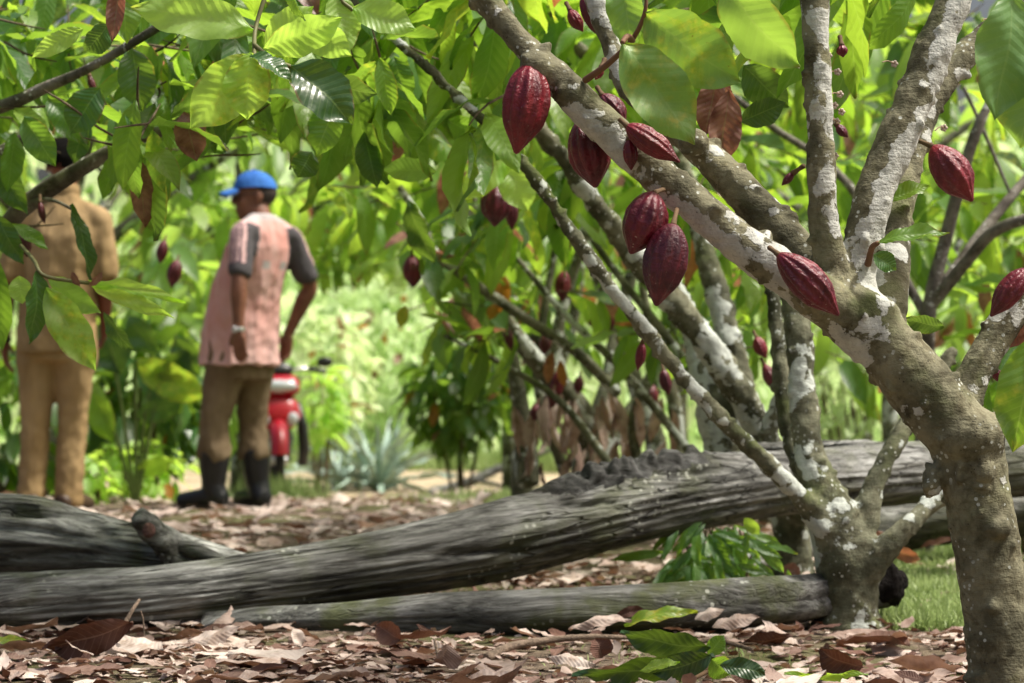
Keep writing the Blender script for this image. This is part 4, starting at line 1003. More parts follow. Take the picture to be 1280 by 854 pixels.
def bush(name, label, cat, center, rad, n, L, rnd, seed, wr=.42, group=None, nv=5, nu=2, droop=.8, mat=LEAF, stems=7, agep=.02, age=None, solid=.35):
    c = Vector(center); g = gz(c.x, c.y)
    base = Vector((c.x, c.y, g)); r = random.Random(seed)
    root = empty(name, base, label, cat, group)
    for i in range(stems):
        a = r.uniform(0, 6.28); t = c + Vector((math.cos(a) * rad[0] * .6, math.sin(a) * rad[1] * .6, rad[2] * r.uniform(-.1, .7)))
        V, Fc = tube([(base + Vector((math.cos(a) * .04, math.sin(a) * .04, -.02)), .012), ((base + t) / 2 + rvec(r) * .04, .009), (t, .004)], 6, 7, False)
        me = mesh_np('stem', [v - base for v in V], Fc); set_attr(me, 'cov', np.zeros(len(V)))
        link('stem', me, BARK_T, root)
    lv = Leaves()
    for _ in range(n):
        q = rvec(r) * (r.uniform(solid, 1) ** .6)
        p = c + Vector((q.x * rad[0], q.y * rad[1], q.z * rad[2]))
        if p.z < g + .03: continue
        d = (Vector((q.x, q.y, q.z * .4)) + rvec(r) * .6 + Vector((0, 0, -droop * r.random()))).normalized()
        ag = 0 if r.random() > agep else r.choice([.65, .9])
        if age is not None: ag = r.uniform(*age)
        lv.add(p, d, Vector((0, 0, 1)) + rvec(r) * .5, L * r.uniform(.6, 1.2), wr * r.uniform(.85, 1.15), r.uniform(.2, 1.0), r.uniform(.05, .4), r.uniform(*rnd), ag)
    me = lv.mesh('foliage', nv, nu); put_co(me, get_co(me) - np.array(base)); link('foliage', me, mat, root)
    return root

def pc(px, py, d): return P(px, py, d)
bush('shrub', 'dense dark green shrub at the end of the clearing', 'shrub', pc(575, 490, 16.5), (.34, .35, .34), 420, .17, (.0, .35), 90, droop=1.2)
bush('shrub', 'dark broad-leaved shrub between the two men', 'shrub', pc(185, 490, 13.6), (.34, .35, .34), 150, .24, (.0, .5), 91, mat=LEAF_G)
bush('shrub', 'low bright yellow-green plant patch left of the black boots', 'plant', pc(165, 585, 13.2), (.30, .3, .16), 230, .10, (.8, 1.0), 92, wr=.5, mat=LEAF_Y)
bush('shrub', 'yellow-green seedling clump beside the khaki trousers', 'plant', pc(112, 600, 12.6), (.12, .15, .12), 70, .10, (.75, 1.0), 93, wr=.5, mat=LEAF_Y)
bush('shrub', 'leafy shrub at the left edge behind the khaki trousers', 'shrub', pc(-10, 520, 13.2), (.4, .35, .4), 160, .22, (.0, .5), 94)
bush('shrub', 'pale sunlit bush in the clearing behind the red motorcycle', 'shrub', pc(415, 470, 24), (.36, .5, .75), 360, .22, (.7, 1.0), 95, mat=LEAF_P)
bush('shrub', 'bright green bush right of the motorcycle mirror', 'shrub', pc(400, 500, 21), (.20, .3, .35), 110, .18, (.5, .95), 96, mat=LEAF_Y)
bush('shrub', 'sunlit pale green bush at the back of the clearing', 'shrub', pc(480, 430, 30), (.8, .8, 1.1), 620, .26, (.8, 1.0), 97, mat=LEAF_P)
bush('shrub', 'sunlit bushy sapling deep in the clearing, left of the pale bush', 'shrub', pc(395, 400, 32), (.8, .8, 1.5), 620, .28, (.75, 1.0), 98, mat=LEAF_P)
bush('shrub', 'leafy undergrowth shrub behind the main trunk at right', 'shrub', pc(1290, 500, 9.5), (.3, .35, .32), 110, .2, (.1, .8), 99)
bush('shrub', 'bright green weed clump under the raised log end', 'plant', pc(1290, 640, 8.2), (.2, .2, .14), 60, .11, (.5, .95), 100)
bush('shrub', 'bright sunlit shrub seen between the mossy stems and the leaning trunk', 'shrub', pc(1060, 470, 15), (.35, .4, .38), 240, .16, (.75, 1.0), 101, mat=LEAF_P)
# big yellowing leaf plant between the men
r5 = random.Random(17)
pl = empty('leafy_plant', P(170, 610, 12.9), 'large-leaved plant with one big orange-spotted leaf between the two men', 'plant'); pl.location.z = gz(*pl.location[:2])
pb = Vector(pl.location)
for a, b, w, rn, ag, mt in [((170, 450), (262, 500), 44, .8, .48, LEAF), ((112, 475), (140, 555), 34, .95, 0, LEAF), ((130, 400), (150, 470), 50, .10, 0, LEAF_G), ((160, 395), (196, 445), 34, .15, 0, LEAF_G), ((170, 520), (230, 500), 30, .2, 0, LEAF_G), ((190, 470), (250, 440), 34, .15, 0, LEAF_G), ((220, 420), (250, 470), 34, .2, 0, LEAF_G), ((170, 590), (216, 575), 24, 1.0, .1, LEAF)]:
    leaf_part(pl, pb, a, b, 12.9, w, mat=mt, rnd=rn, age=ag, bend=.4, roll=15)
PST = mat_plain('plant_stem', (.14, .2, .05))
for a in [(170, 450), (112, 475), (130, 400), (190, 470), (220, 420)]:
    MB().add(*tube([(pb + Vector((0, 0, -.02)), .012), (P((a[0] + 170) / 2, (a[1] + 610) / 2 - 10, 12.9), .010), (P(*a, 12.9), .006)], 6, 10)).build('stem', PST, pl, off=pb)

# far-off plantation as one mass
def far_mass():
    lv = Leaves(); r = random.Random(7)
    for _ in range(10500):
        d = r.uniform(26, 46); px = r.uniform(-500, 1780)
        x = M(px - 640, d); z = gz(x, d) + r.random() ** .8 * r.uniform(1.0, 6.5)
        if 360 < px < 520 and d < 34: continue
        dv = (rvec(r) + Vector((0, 0, -.7))).normalized()
        lv.add((x, d, z), dv, Vector((0, 0, 1)) + rvec(r) * .6, r.uniform(.28, .5), .42, r.uniform(.2, .9), .2, r.uniform(.45, 1.0), 0)
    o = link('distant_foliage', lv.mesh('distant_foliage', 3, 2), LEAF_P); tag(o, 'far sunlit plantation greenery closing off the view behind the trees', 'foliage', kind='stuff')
    lv = Leaves()
    for _ in range(1800):
        d = r.uniform(40, 56); px = r.uniform(-500, 1780); x = M(px - 640, d)
        lv.add((x, d, gz(x, d) + r.uniform(0, 8)), (rvec(r) + Vector((0, 0, -.5))).normalized(), rvec(r), r.uniform(.7, 1.2), .6, .5, .2, r.uniform(.2, .8), 0)
    o = link('distant_woods', lv.mesh('distant_woods', 3, 2), LEAF_F); tag(o, 'hazy green woods at the very back', 'woods', kind='stuff')
far_mass()

# spiky pineapple plants in the clearing
def pineapple(px, py, d, label, n, Ln, seed):
    p = P(px, py, d); p.z = gz(p.x, p.y); r = random.Random(seed)
    root = empty('pineapple_plant', p, label, 'plant', 'spiky plants in the clearing')
    lv = Leaves()
    for i in range(n):
        a = i * 2.4; e = .25 + 1.2 * (i / n)
        dv = Vector((math.cos(a) * math.cos(e), math.sin(a) * math.cos(e), math.sin(e)))
        lv.add(p + Vector((math.cos(a), math.sin(a), 0)) * .03, dv, Vector((0, 0, 1)) - dv * dv.z + Vector((-dv.x, -dv.y, 0)) * .2, Ln * r.uniform(.75, 1.1), .075, r.uniform(.3, .9), .7, r.uniform(.2, .8), 0)
    me = lv.mesh('blades', 8, 2); put_co(me, get_co(me) - np.array(p)); link('blades', me, PINE, root)
    V, Fc = tube([(Vector((0, 0, -.03)), .05), (Vector((0, 0, .06)), .06), (Vector((0, 0, .14)), .03)], 10, 8)
    link('core', mesh_np('core', V, Fc), PINE, root)
PINE = mat_plain('pineapple', (0.34, 0.46, 0.38), 0.42, 0.5, .3, 6)
pineapple(474, 604, 21.5, 'spiky blue-green pineapple plant in the middle of the sunny clearing', 40, .78, 1)
pineapple(424, 606, 21.8, 'smaller spiky plant just right of the motorcycle', 28, .55, 2)

# ================================================================ LOGS
def log_mesh(pts, seg, nring, base, groove=.05, lump=.10, dents=(), seed=0.0, ends=True):
    raw = [(*P(a, b, d), M(h, d)) for a, b, h, d in pts]
    S = catmull(raw, nring); V, Fc, rings = [], [], []
    C = [Vector(s[:3]) for s in S]
    nx = Vector((0, 0, 1)); s_acc = 0
    for i in range(nring):
        t = (C[min(i + 1, nring - 1)] - C[max(i - 1, 0)]).normalized()
        nx = (nx - t * nx.dot(t)).normalized(); b = t.cross(nx)
        if i: s_acc += (C[i] - C[i - 1]).length
        ids = []
        r = S[i][3]
        e = min(i, nring - 1 - i)
        for k in range(seg):
            a = 2 * math.pi * k / seg
            ca, sa = math.cos(a), math.sin(a)
            g = groove * (abs(mnoise.noise(Vector((s_acc * .8 + seed, ca * 4, sa * 4)))) * -1.6 + mnoise.noise(Vector((s_acc * 1.6 + seed, ca * 10, sa * 10))) * .7 + .4 * mnoise.noise(Vector((s_acc * 3 + seed, ca * 22, sa * 22))))
            g += lump * mnoise.noise(Vector((s_acc * 1.5 + seed, ca * .9, sa * .9))) + .025 * mnoise.noise(Vector((s_acc * 14 + seed, ca * 5, sa * 5)))
            rr = r * (1 + g)
            if ends and e < 4: rr *= [.0, .55, .86, .97][e]
            p = C[i] + (nx * ca + b * sa) * rr
            for dc, dr, dep in dents:
                q = p - dc; w = math.exp(-((q.x / dr[0]) ** 2 + (q.y / dr[1]) ** 2 + (q.z / dr[2]) ** 2))
                if w > .01: p = p - (nx * ca + b * sa) * (dep * w * ((1 + .5 * mnoise.noise(p * 30)) if dep > 0 else (.25 + 2.2 * abs(mnoise.noise(p * 17)) + .9 * mnoise.noise(p * 48))))
            V.append(p - base); ids.append(len(V) - 1)
        rings.append(ids)
    for a, b in zip(rings, rings[1:]):
        for k in range(seg): Fc.append((a[k], b[k], b[(k + 1) % seg], a[(k + 1) % seg]))
    return mesh_np('log', V, Fc)

def lumps(spec, mat, name, parent, base, seed=0, sub=(40, 26), amp=.35, rs=22, vox=0.005):
    mb = MB()
    for c, r in spec:
        V, Fc = ellipsoid(c, r, *sub)
        for i, v in enumerate(V):
            n = (v - Vector(c))
            h = 1 + amp * mnoise.noise(v * rs + Vector((seed, 0, 0))) + amp * .5 * mnoise.noise(v * rs * 2.7) - amp * .5 * abs(mnoise.noise(v * 55)) + amp * .4 * mnoise.noise(v * 90)
            V[i] = Vector(c) + n * h
        if not vox: MB().add(V, Fc).build(name, mat, parent, off=base)
        mb.add(V, Fc)
    if vox:
        mb.V = [v - base for v in mb.V]
        return link(name, remesh(mb, vox, 1), mat, parent)

LB = P(640, 672, 6.3)
flog = empty('fallen_log', LB, 'long grey weathered log lying slantwise across the middle of the picture', 'log')
pts = [(-260, 768, 46, 5.72), (-120, 764, 44, 5.76), (0, 757, 41, 5.80), (100, 750, 37, 5.86), (200, 744, 36, 5.92), (330, 727, 38, 6.02), (430, 712, 42, 6.12), (530, 695, 46, 6.22), (620, 676, 50, 6.32), (700, 653, 52, 6.42), (780, 633, 52, 6.54), (860, 618, 47, 6.66), (940, 607, 42, 6.8), (1020, 600, 39, 6.95), (1110, 594, 39, 7.1), (1200, 588, 38, 7.25), (1300, 582, 38, 7.4), (1420, 576, 36, 7.6), (1560, 575, 34, 7.8)]
dents = [(P(742, 628, 6.35), (.10, .08, .014), .03), (P(700, 612, 6.45), (.14, .1, .02), .02), (P(840, 590, 6.55), (.12, .1, .012), .025), (P(610, 690, 6.22), (.3, .1, .012), .012)]
RAG = [(P(705, 606, 6.42), (.09, .10, .018), -.010), (P(745, 592, 6.46), (.08, .10, .026), -.019), (P(790, 582, 6.50), (.08, .10, .026), -.023), (P(835, 574, 6.55), (.08, .10, .026), -.021), (P(868, 568, 6.62), (.06, .10, .02), -.014)]
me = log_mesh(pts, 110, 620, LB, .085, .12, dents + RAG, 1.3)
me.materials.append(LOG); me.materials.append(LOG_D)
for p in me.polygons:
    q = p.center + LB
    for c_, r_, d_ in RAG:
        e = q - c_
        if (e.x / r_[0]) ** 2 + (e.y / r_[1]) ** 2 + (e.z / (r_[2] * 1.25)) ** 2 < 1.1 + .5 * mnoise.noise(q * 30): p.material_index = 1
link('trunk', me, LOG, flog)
lumps([(P(965, 560, 6.95), (.09, .05, .016)), (P(1060, 556, 7.1), (.10, .05, .014)), (P(900, 574, 6.8), (.07, .05, .014))], LOG, 'bark_ridge', flog, LB, 5, amp=.4, rs=16, vox=0)

B2 = P(660, 775, 5.72); B2.z = gz(B2.x, B2.y)
llog = empty('fallen_log', B2, 'low flat mossy log half sunk in the dead leaves before the long grey log', 'log')
link('trunk', log_mesh([(250, 784, 18, 5.9), (330, 778, 22, 5.86), (430, 776, 25, 5.8), (560, 769, 27, 5.76), (700, 766, 30, 5.72), (830, 762, 32, 5.74), (930, 756, 32, 5.8), (1000, 750, 30, 5.86), (1060, 742, 27, 5.95), (1118, 732, 25, 6.04)], 48, 240, B2, .12, .38, (), 4.0), LOG_G, llog)
lumps([(P(1104, 732, 6.0), (.055, .06, .055)), (P(1124, 726, 6.03), (.02, .04, .03))], mat_plain('charred', (.012, .010, .009), .9, .1, .4, 40, .01), 'charred_end', llog, B2, 3, amp=.3)

B3 = P(110, 670, 6.6); B3.z = gz(B3.x, B3.y)
rot = empty('rotten_log', B3, 'short rotten log with a knot hole and a broken branch stub at the left edge', 'log')
holes = [(P(128, 664, 6.45), (.040, .08, .018), .06), (P(40, 640, 6.5), (.13, .08, .012), .035), (P(60, 695, 6.45), (.2, .08, .012), .02)]
link('trunk', log_mesh([(-300, 690, 58, 6.75), (-150, 684, 60, 6.7), (-40, 676, 58, 6.66), (40, 673, 55, 6.62), (100, 680, 47, 6.6), (160, 690, 40, 6.58), (215, 698, 34, 6.56), (270, 706, 24, 6.54), (330, 716, 14, 6.5)], 64, 260, B3, .11, .20, holes, 8.0), LOG_R, rot)
V, Fc = tube([(P(222, 705, 6.52), M(20, 6.5)), (P(208, 680, 6.5), M(19, 6.5)), (P(192, 662, 6.48), M(17, 6.5)), (P(176, 648, 6.46), M(14, 6.5))], 20, 30, True, .35, 24)
link('branch_stub', mesh_np('stub', [v - B3 for v in V], Fc), LOG_R, rot)
V, Fc = ellipsoid(P(186, 663, 6.40), (.017, .010, .020), 14, 10); link('stub_face', mesh_np('face', [v - B3 for v in V], Fc), mat_plain('bare_wood', (.22, .12, .10), .8, .2, .3, 50, .01), rot)
V, Fc = tube([(P(205, 672, 6.52), M(14, 6.5)), (P(236, 686, 6.5), M(12, 6.5)), (P(282, 703, 6.46), M(7, 6.5)), (P(310, 712, 6.44), M(4, 6.5))], 16, 30, True, .2, 20)
link('root_spur', mesh_np('spur', [v - B3 for v in V], Fc), LOG_R, rot)

B4 = P(1080, 655, 7.9)
blog = empty('fallen_log', B4, 'grey log resting under the raised end of the long log, behind the mossy stems', 'log')
link('trunk', log_mesh([(880, 720, 22, 7.7), (960, 698, 23, 7.75), (1040, 684, 24, 7.85), (1110, 662, 32, 7.9), (1170, 648, 34, 7.9), (1250, 640, 34, 7.9), (1380, 636, 34, 7.9), (1500, 640, 34, 7.9)], 40, 160, B4, .09, .15, (), 12.0), LOG_R, blog)
def GP3(px, d, h): x = M(px - 640, d); return Vector((x, d, gz(x, d) + h))
B5 = P(585, 600, 20.5); B5.z = gz(B5.x, B5.y)
fb = empty('fallen_branch', B5, 'thin grey fallen branch lying beyond the logs at the edge of the sunny path', 'branch')
V, Fc = tube([(GP3(538, 20.4, .02), .035), (GP3(580, 20.5, .09), .042), (GP3(620, 20.6, .20), .036), (GP3(655, 20.7, .28), .026), (GP3(700, 20.8, .40), .016)], 10, 24, True, .2, 12)
link('limb', mesh_np('limb', [v - B5 for v in V], Fc), LOG, fb)
V, Fc = tube([(GP3(596, 20.5, .12), .020), (GP3(628, 20.4, .08), .016), (GP3(660, 20.3, .03), .009)], 8, 12, True, .2, 12)
link('side_twig', mesh_np('side', [v - B5 for v in V], Fc), LOG, fb)

# drooping plant under the log
B6 = P(890, 690, 6.6); B6.z = gz(B6.x, B6.y)
fern = empty('drooping_plant', B6, 'dark green plant with narrow drooping leaves growing from the shadow under the long log', 'plant')
lv = Leaves(); r = random.Random(12)
for _ in range(150):
    a, b = r.gauss(892, 34), r.uniform(650, 716)
    if r.random() < .25 + .3 * abs(math.sin(a * .13)): continue
    p = P(a, b, r.uniform(6.45, 6.62))
    out = (a - 895) / 60
    lv.add(p, Vector((out * .6 + r.gauss(0, .4), -.3 + r.uniform(-.3, .3), -.75 + r.uniform(-.2, .7))), Vector((r.uniform(-.6, .6), -1, .5)), r.uniform(.06, .15), r.uniform(.16, .26), r.uniform(.1, .8), .3, r.uniform(.12, .62), 0)
for a, b, c2, d2 in [(930, 648, 950, 668)]:
    leaf_rec(lv, (a, b), (c2, d2), 6.45, 16, 10, .95, .1, .4, .2)
me = lv.mesh('foliage', 8, 4); put_co(me, get_co(me) - np.array(B6)); link('foliage', me, LEAF, fern)
FST = mat_plain('fern_stem', (.08, .07, .03))
for _ in range(16):
    a = r.uniform(850, 945); s = P(895 + (a - 895) * .4, 735, 6.6); s.z = gz(s.x, s.y) - .01
    MB().add(*tube([(s, .004), (P(a, 690, 6.62), .003), (P(a + r.uniform(-12, 12), 660, 6.6), .002)], 5, 8, False)).build('stem', FST, fern, off=B6)

# ================================================================ LEAF LITTER, SINGLE LEAVES, GRASS
def in_log(x, y): return False
def litter():
    lv = Leaves(); r = random.Random(99)
    def put(n, dr, ext, zs=.03, size=(.08, .19), keep=None, rn=(.0, 1.0)):
        k = 0
        while k < n:
            d = math.sqrt(r.uniform(dr[0] ** 2, dr[1] ** 2)); x = r.uniform(-1, 1) * (.21 * d + ext)
            px, py, _ = proj((x, d, 0))
            if keep and r.random() > keep(px, py, d, x): continue
            k += 1
            a = r.uniform(0, 6.28)
            tilt = r.gauss(.02, .10)
            dv = Vector((math.cos(a) * math.cos(tilt), math.sin(a) * math.cos(tilt), math.sin(tilt)))
            L = r.uniform(*size) * (.6 if r.random() < .3 else 1)
            nrm = Vector((r.gauss(0, .17), r.gauss(0, .17), r.choice([1, 1, -1])))
            z = gz(x, d) + .008 + abs(r.gauss(0, zs)) + max(0, -math.sin(tilt)) * L * .8
            rv = min(1, max(0, r.gauss(.60, .25))); rv = rn[0] + rv * (rn[1] - rn[0])
            lv.add((x, d, z), dv, nrm, L, r.uniform(.32, .48), r.uniform(-.5, .8) * r.random(), r.uniform(-.3, .3), rv, 0, r.uniform(-.5, .5) * r.random())
    def keep1(px, py, d, x):
        m = min(1, 1.5 * math.exp(-(((x - .31) / .25) ** 2 + ((d - 5.12) / .36) ** 2)))
        g = 1 - .97 * m
        if 5.62 < d < 7.2 and 330 < px < 900: g *= .08
        if px > 1085 and 5.95 < d < 9: g *= .25
        return g
    put(900, (4.3, 5.7), .35, .008, (.05, .12), keep1)
    put(110, (4.3, 5.7), .35, .014, (.13, .19), keep1)
    put(500, (4.3, 5.7), .35, .010, (.03, .07), keep1)
    put(230, (5.7, 6.6), .5, .006, (.06, .14), keep1)
    put(1500, (6.6, 10), .6, .010, (.07, .17), keep1, (.4, 1.0))
    put(1700, (10, 15.5), 1.0, .010, (.08, .18), None, (.45, 1.0))
    put(500, (15.5, 22), 1.0, .01, (.1, .18), lambda px, py, d, x: .5 if px > 520 or d < 17 else .25, (.4, 1.0))
    o = link('leaf_litter', lv.mesh('leaf_litter', 7, 4), DRY); tag(o, 'carpet of dry curled tan and brown leaves on the ground', 'leaf litter', kind='stuff')
    # crumbs of broken leaf
    lv2 = Leaves()
    for _ in range(5200):
        d = math.sqrt(r.uniform(4.3 ** 2, 7.5 ** 2)); x = r.uniform(-1, 1) * (.21 * d + .2)
        lv2.add((x, d, gz(x, d) + .006), Vector((r.gauss(0, 1), r.gauss(0, 1), r.gauss(0, .3))), Vector((r.gauss(0, .4), r.gauss(0, .4), 1)), r.uniform(.012, .045), r.uniform(.4, .8), r.uniform(-.5, .8), .2, min(1, max(0, r.gauss(.45, .25))), 0, r.uniform(-.6, .6))
    o = link('leaf_debris', lv2.mesh('leaf_debris', 3, 2), DRY); tag(o, 'small crumbs of broken dry leaves strewn over the soil', 'leaf debris', kind='stuff')
litter()

def ground_leaf(label, b, tp, d, w, mat=DRY, **k):
    lv = Leaves(); leaf_rec(lv, b, tp, d, w, **k)
    me = lv.mesh('fallen_leaf', 26, 12, .004)
    C = get_co(me); lift = max(gz(float(c[0]), float(c[1])) + .012 - float(c[2]) for c in C[::7]); C[:, 2] += lift if lift > 0 else 0
    B = P(*b, d); put_co(me, C - np.array(B)); B = Vector(B)
    o = link('fallen_leaf', me, mat, None, B); tag(o, label, 'fallen leaf', 'single fallen leaves on the ground')
    return o
ground_leaf('large dark brown ribbed leaf propped up against the log at the left', (166, 788), (52, 822), 5.2, 46, rnd=.12, roll=-28, bend=.5, fold=.3)
ground_leaf('pale creased leaf lying on bare soil left of the green leaves', (684, 822), (745, 832), 4.98, 22, rnd=.95, roll=-50, bend=.9, fold=-.5)
ground_leaf('rounded brown leaf standing on edge left of the green leaves', (752, 822), (744, 798), 5.0, 30, rnd=.22, roll=20, bend=.9, curl=.3)
ground_leaf('reddish-brown rolled leaf at the bottom edge beside the green leaves', (938, 862), (912, 838), 4.85, 30, rnd=.14, roll=10, bend=1.2, fold=.6)
ground_leaf('round-ended brown leaf standing before the low log', (500, 800), (470, 780), 5.35, 30, rnd=.28, roll=-10, bend=.5, curl=.4)
ground_leaf('small russet leaf sticking up on the low log', (770, 772), (806, 762), 5.6, 14, rnd=.10, roll=-20, bend=.8, fold=.5)
ground_leaf('long dark red-brown leaf left of the mossy stems', (990, 796), (930, 800), 5.45, 24, rnd=.06, roll=-50, bend=.6, fold=-.3)
ground_leaf('large brown leaf with pale rim right of the bottom green stalk', (1078, 834), (1024, 812), 4.95, 42, rnd=.2, roll=-35, bend=1.0, curl=.3)
ground_leaf('broad flat pinkish leaf at the lower right in front of the trunk', (1205, 838), (1110, 822), 4.95, 44, rnd=.7, roll=-62, bend=.5, fold=-.2)
ground_leaf('wide tan leaf lying at the lower right by the trunk foot', (1090, 848), (1195, 850), 4.85, 40, rnd=.55, roll=-60, bend=-.4, fold=-.2)
ground_leaf('pale grey-pink leaf lying on the low log near the mossy stems', (868, 774), (906, 762), 5.55, 18, rnd=.9, roll=-40, bend=.8, fold=-.4)
ground_leaf('pink-grey leaf with brown curled end beside the low log', (890, 784), (950, 772), 5.5, 24, rnd=.72, roll=-45, bend=.7, fold=-.3)
ground_leaf('wavy pinkish leaf arched over the soil before the low log', (712, 788), (790, 776), 5.35, 20, rnd=.75, roll=-50, bend=1.1, fold=-.4)
ground_leaf('pale cream leaf tipped upright in the litter', (376, 810), (366, 784), 5.3, 18, rnd=.97, roll=30, bend=.5)
ground_leaf('long beige leaf leaning against the low log at left', (235, 806), (300, 786), 5.4, 24, rnd=.85, roll=-40, bend=-.5, fold=-.2)
ground_leaf('mid-brown curved leaf in the middle of the front litter', (560, 806), (545, 830), 5.05, 40, rnd=.5, roll=-40, bend=.9, curl=.4)
ground_leaf('brown half-dried leaf standing behind the mossy stems', (1000, 722), (978, 708), 7.0, 20, LEAF, rnd=.6, age=.92, roll=20, bend=.8)
ground_leaf('rusty-brown leaf leaning behind the mossy stems on the right', (1150, 700), (1112, 684), 6.6, 18, LEAF, rnd=.5, age=.74, roll=-15, bend=.5)
ground_leaf('rust-coloured leaf glimpsed between the mossy stems', (1075, 676), (1106, 666), 6.6, 15, LEAF, rnd=.5, age=.76, roll=10, bend=.5)
ground_leaf('brown strip of leaf lying under the grey log at right', (1150, 684), (1196, 672), 7.2, 9, LEAF, rnd=.7, age=.80, roll=-30, bend=.3)
ground_leaf('yellow-green leaf tip at the left edge under the log', (-12, 802), (33, 800), 5.3, 12, LEAF, rnd=.9, age=.3, roll=-40, bend=.3)
ground_leaf('striped half-green leaf lying flat on the soil mound', (780, 782), (872, 766), 5.42, 22, LEAF, rnd=.7, age=.42, roll=-45, bend=.6)
ground_leaf('yellow-green leaf blade at the bottom edge right of the green leaves', (1085, 842), (980, 842), 4.86, 14, LEAF, rnd=.95, age=.05, roll=-45, bend=.3)

# green twig with leaves lying at the bottom
B7 = P(840, 850, 4.95); B7.z = gz(B7.x, B7.y)
tw_ = empty('leafy_twig', B7, 'fallen twig with dark green ribbed leaves lying on the soil at the bottom', 'twig')
for a, b, d, w, rn, ro, mt in [((892, 836), (715, 862), 4.9, 42, .12, -40, LEAF_K), ((888, 826), (775, 808), 4.98, 40, .28, -35, LEAF_K), ((890, 838), (815, 860), 4.85, 34, .08, -20, LEAF_K), ((800, 858), (850, 846), 4.8, 16, .95, -40, LEAF), ((885, 836), (905, 812), 5.0, 22, .45, 10, LEAF), ((890, 842), (912, 862), 4.85, 34, .55, 20, LEAF), ((900, 850), (960, 862), 4.82, 26, .2, -20, LEAF_K)]:
    leaf_part(tw_, B7, a, b, d, w, roll=ro, rnd=rn, bend=.5, fold=.2, mat=mt).location.z = .028
V, Fc = tube([(P(860, 852, 4.84), .004), (P(885, 838, 4.9), .0045), (P(895, 822, 4.98), .003)], 7, 12)
link('stem', mesh_np('stem', [v - B7 for v in V], Fc), STALK, tw_)
# twigs
def twig(label, pts, r0):
    Q = [P(*p) for p in pts]; V, Fc = tube([(q, r0 * (1 - .15 * i)) for i, q in enumerate(Q)], 8, 6 * len(Q), True, .25, 60)
    o = link('dead_twig', mesh_np('twig', [v - Q[0] for v in V], Fc), STALK2, None, Q[0]); tag(o, label, 'twig', 'twigs in the litter')
STALK2 = mat_plain('dead_twig', (.20, .15, .11), .85, .2, .35, 90, .004)
twig('grey twig standing up behind the large dark brown leaf', [(150, 790, 5.25), (160, 772, 5.27), (166, 762, 5.28), (174, 750, 5.3)], .0058)
twig('thin upright stalk beside the propped brown leaf', [(180, 795, 5.25), (179, 775, 5.25), (176, 764, 5.25)], .0018)
twig('bare greenish root crossing the soil mound', [(610, 822, 5.2), (640, 808, 5.25), (690, 800, 5.3), (740, 796, 5.32), (800, 798, 5.35)], .011)
twig('pale bent stick lying on the soil right of the green leaves', [(850, 806, 5.2), (890, 800, 5.25), (920, 806, 5.25), (940, 812, 5.2)], .007)
twig('short stick poking out of the front litter', [(548, 825, 5.1), (546, 812, 5.12), (543, 800, 5.14)], .004)

def grass():
    r = random.Random(55); V = []; Q = []
    def blade(x, y, h, w, lean):
        z = gz(x, y); a = r.uniform(0, 6.28); dx, dy = math.cos(a), math.sin(a); px_, py_ = -dy * w, dx * w
        o = len(V)
        for t, ww in ((0, 1), (.5, .8), (1, .12)):
            cx, cy, cz = x + dx * lean * t * t, y + dy * lean * t * t, z + h * t * (1 - .25 * t * lean / max(h, .01))
            V.append((cx - px_ * ww, cy - py_ * ww, cz)); V.append((cx + px_ * ww, cy + py_ * ww, cz))
        Q.append((o, o + 1, o + 3, o + 2)); Q.append((o + 2, o + 3, o + 5, o + 4))
    for _ in range(12000):
        d = r.uniform(5.9, 9.0); px = r.gauss(1165, 55)
        if px < 1085: continue
        blade(M(px - 640, d), d, r.uniform(.015, .06), .003, r.uniform(0, .04))
    for _ in range(2600):
        d = r.uniform(12.6, 17); px = r.gauss(650, 70); blade(M(px - 640, d), d, r.uniform(.03, .10), .004, r.uniform(0, .06))
    for _ in range(800):
        d = r.uniform(15.5, 17.5); px = r.gauss(345, 30); blade(M(px - 640, d), d, r.uniform(.05, .2), .005, r.uniform(0, .08))
    for _ in range(15000):
        d = r.uniform(26, 38); px = r.uniform(250, 760); blade(M(px - 640, d), d, r.uniform(.05, .25), .011, r.uniform(0, .15))
    for _ in range(4000):
        d = r.uniform(9.5, 16); px = r.uniform(1000, 1300); blade(M(px - 640, d), d, r.uniform(.06, .35), .005, r.uniform(0, .12))
    for _ in range(500):
        d = r.uniform(4.8, 5.5); px = r.gauss(850, 70); blade(M(px - 640, d), d, r.uniform(.006, .02), .0015, r.uniform(0, .02))
    o = link('grass', mesh_np('grass', np.array(V), np.array(Q)), mat_grass()); tag(o, 'short bright green grass in the sunny patches', 'grass', kind='stuff')
def mat_grass():
    t = NT('grass'); ob = t.coord('Object')
    c = t.mix(t.noise(ob, 3, 3), (0.20, 0.31, 0.08), (0.44, 0.54, 0.22))
    b = t.pbsdf(c, .5, .4); tr = t.n('ShaderNodeBsdfTranslucent'); t.l(c, tr.inputs[0])
    mx = t.n('ShaderNodeMixShader'); mx.inputs[0].default_value = .4; t.l(b, mx.inputs[1]); t.l(tr.outputs[0], mx.inputs[2])
    return t.done(mx.outputs[0])
grass()

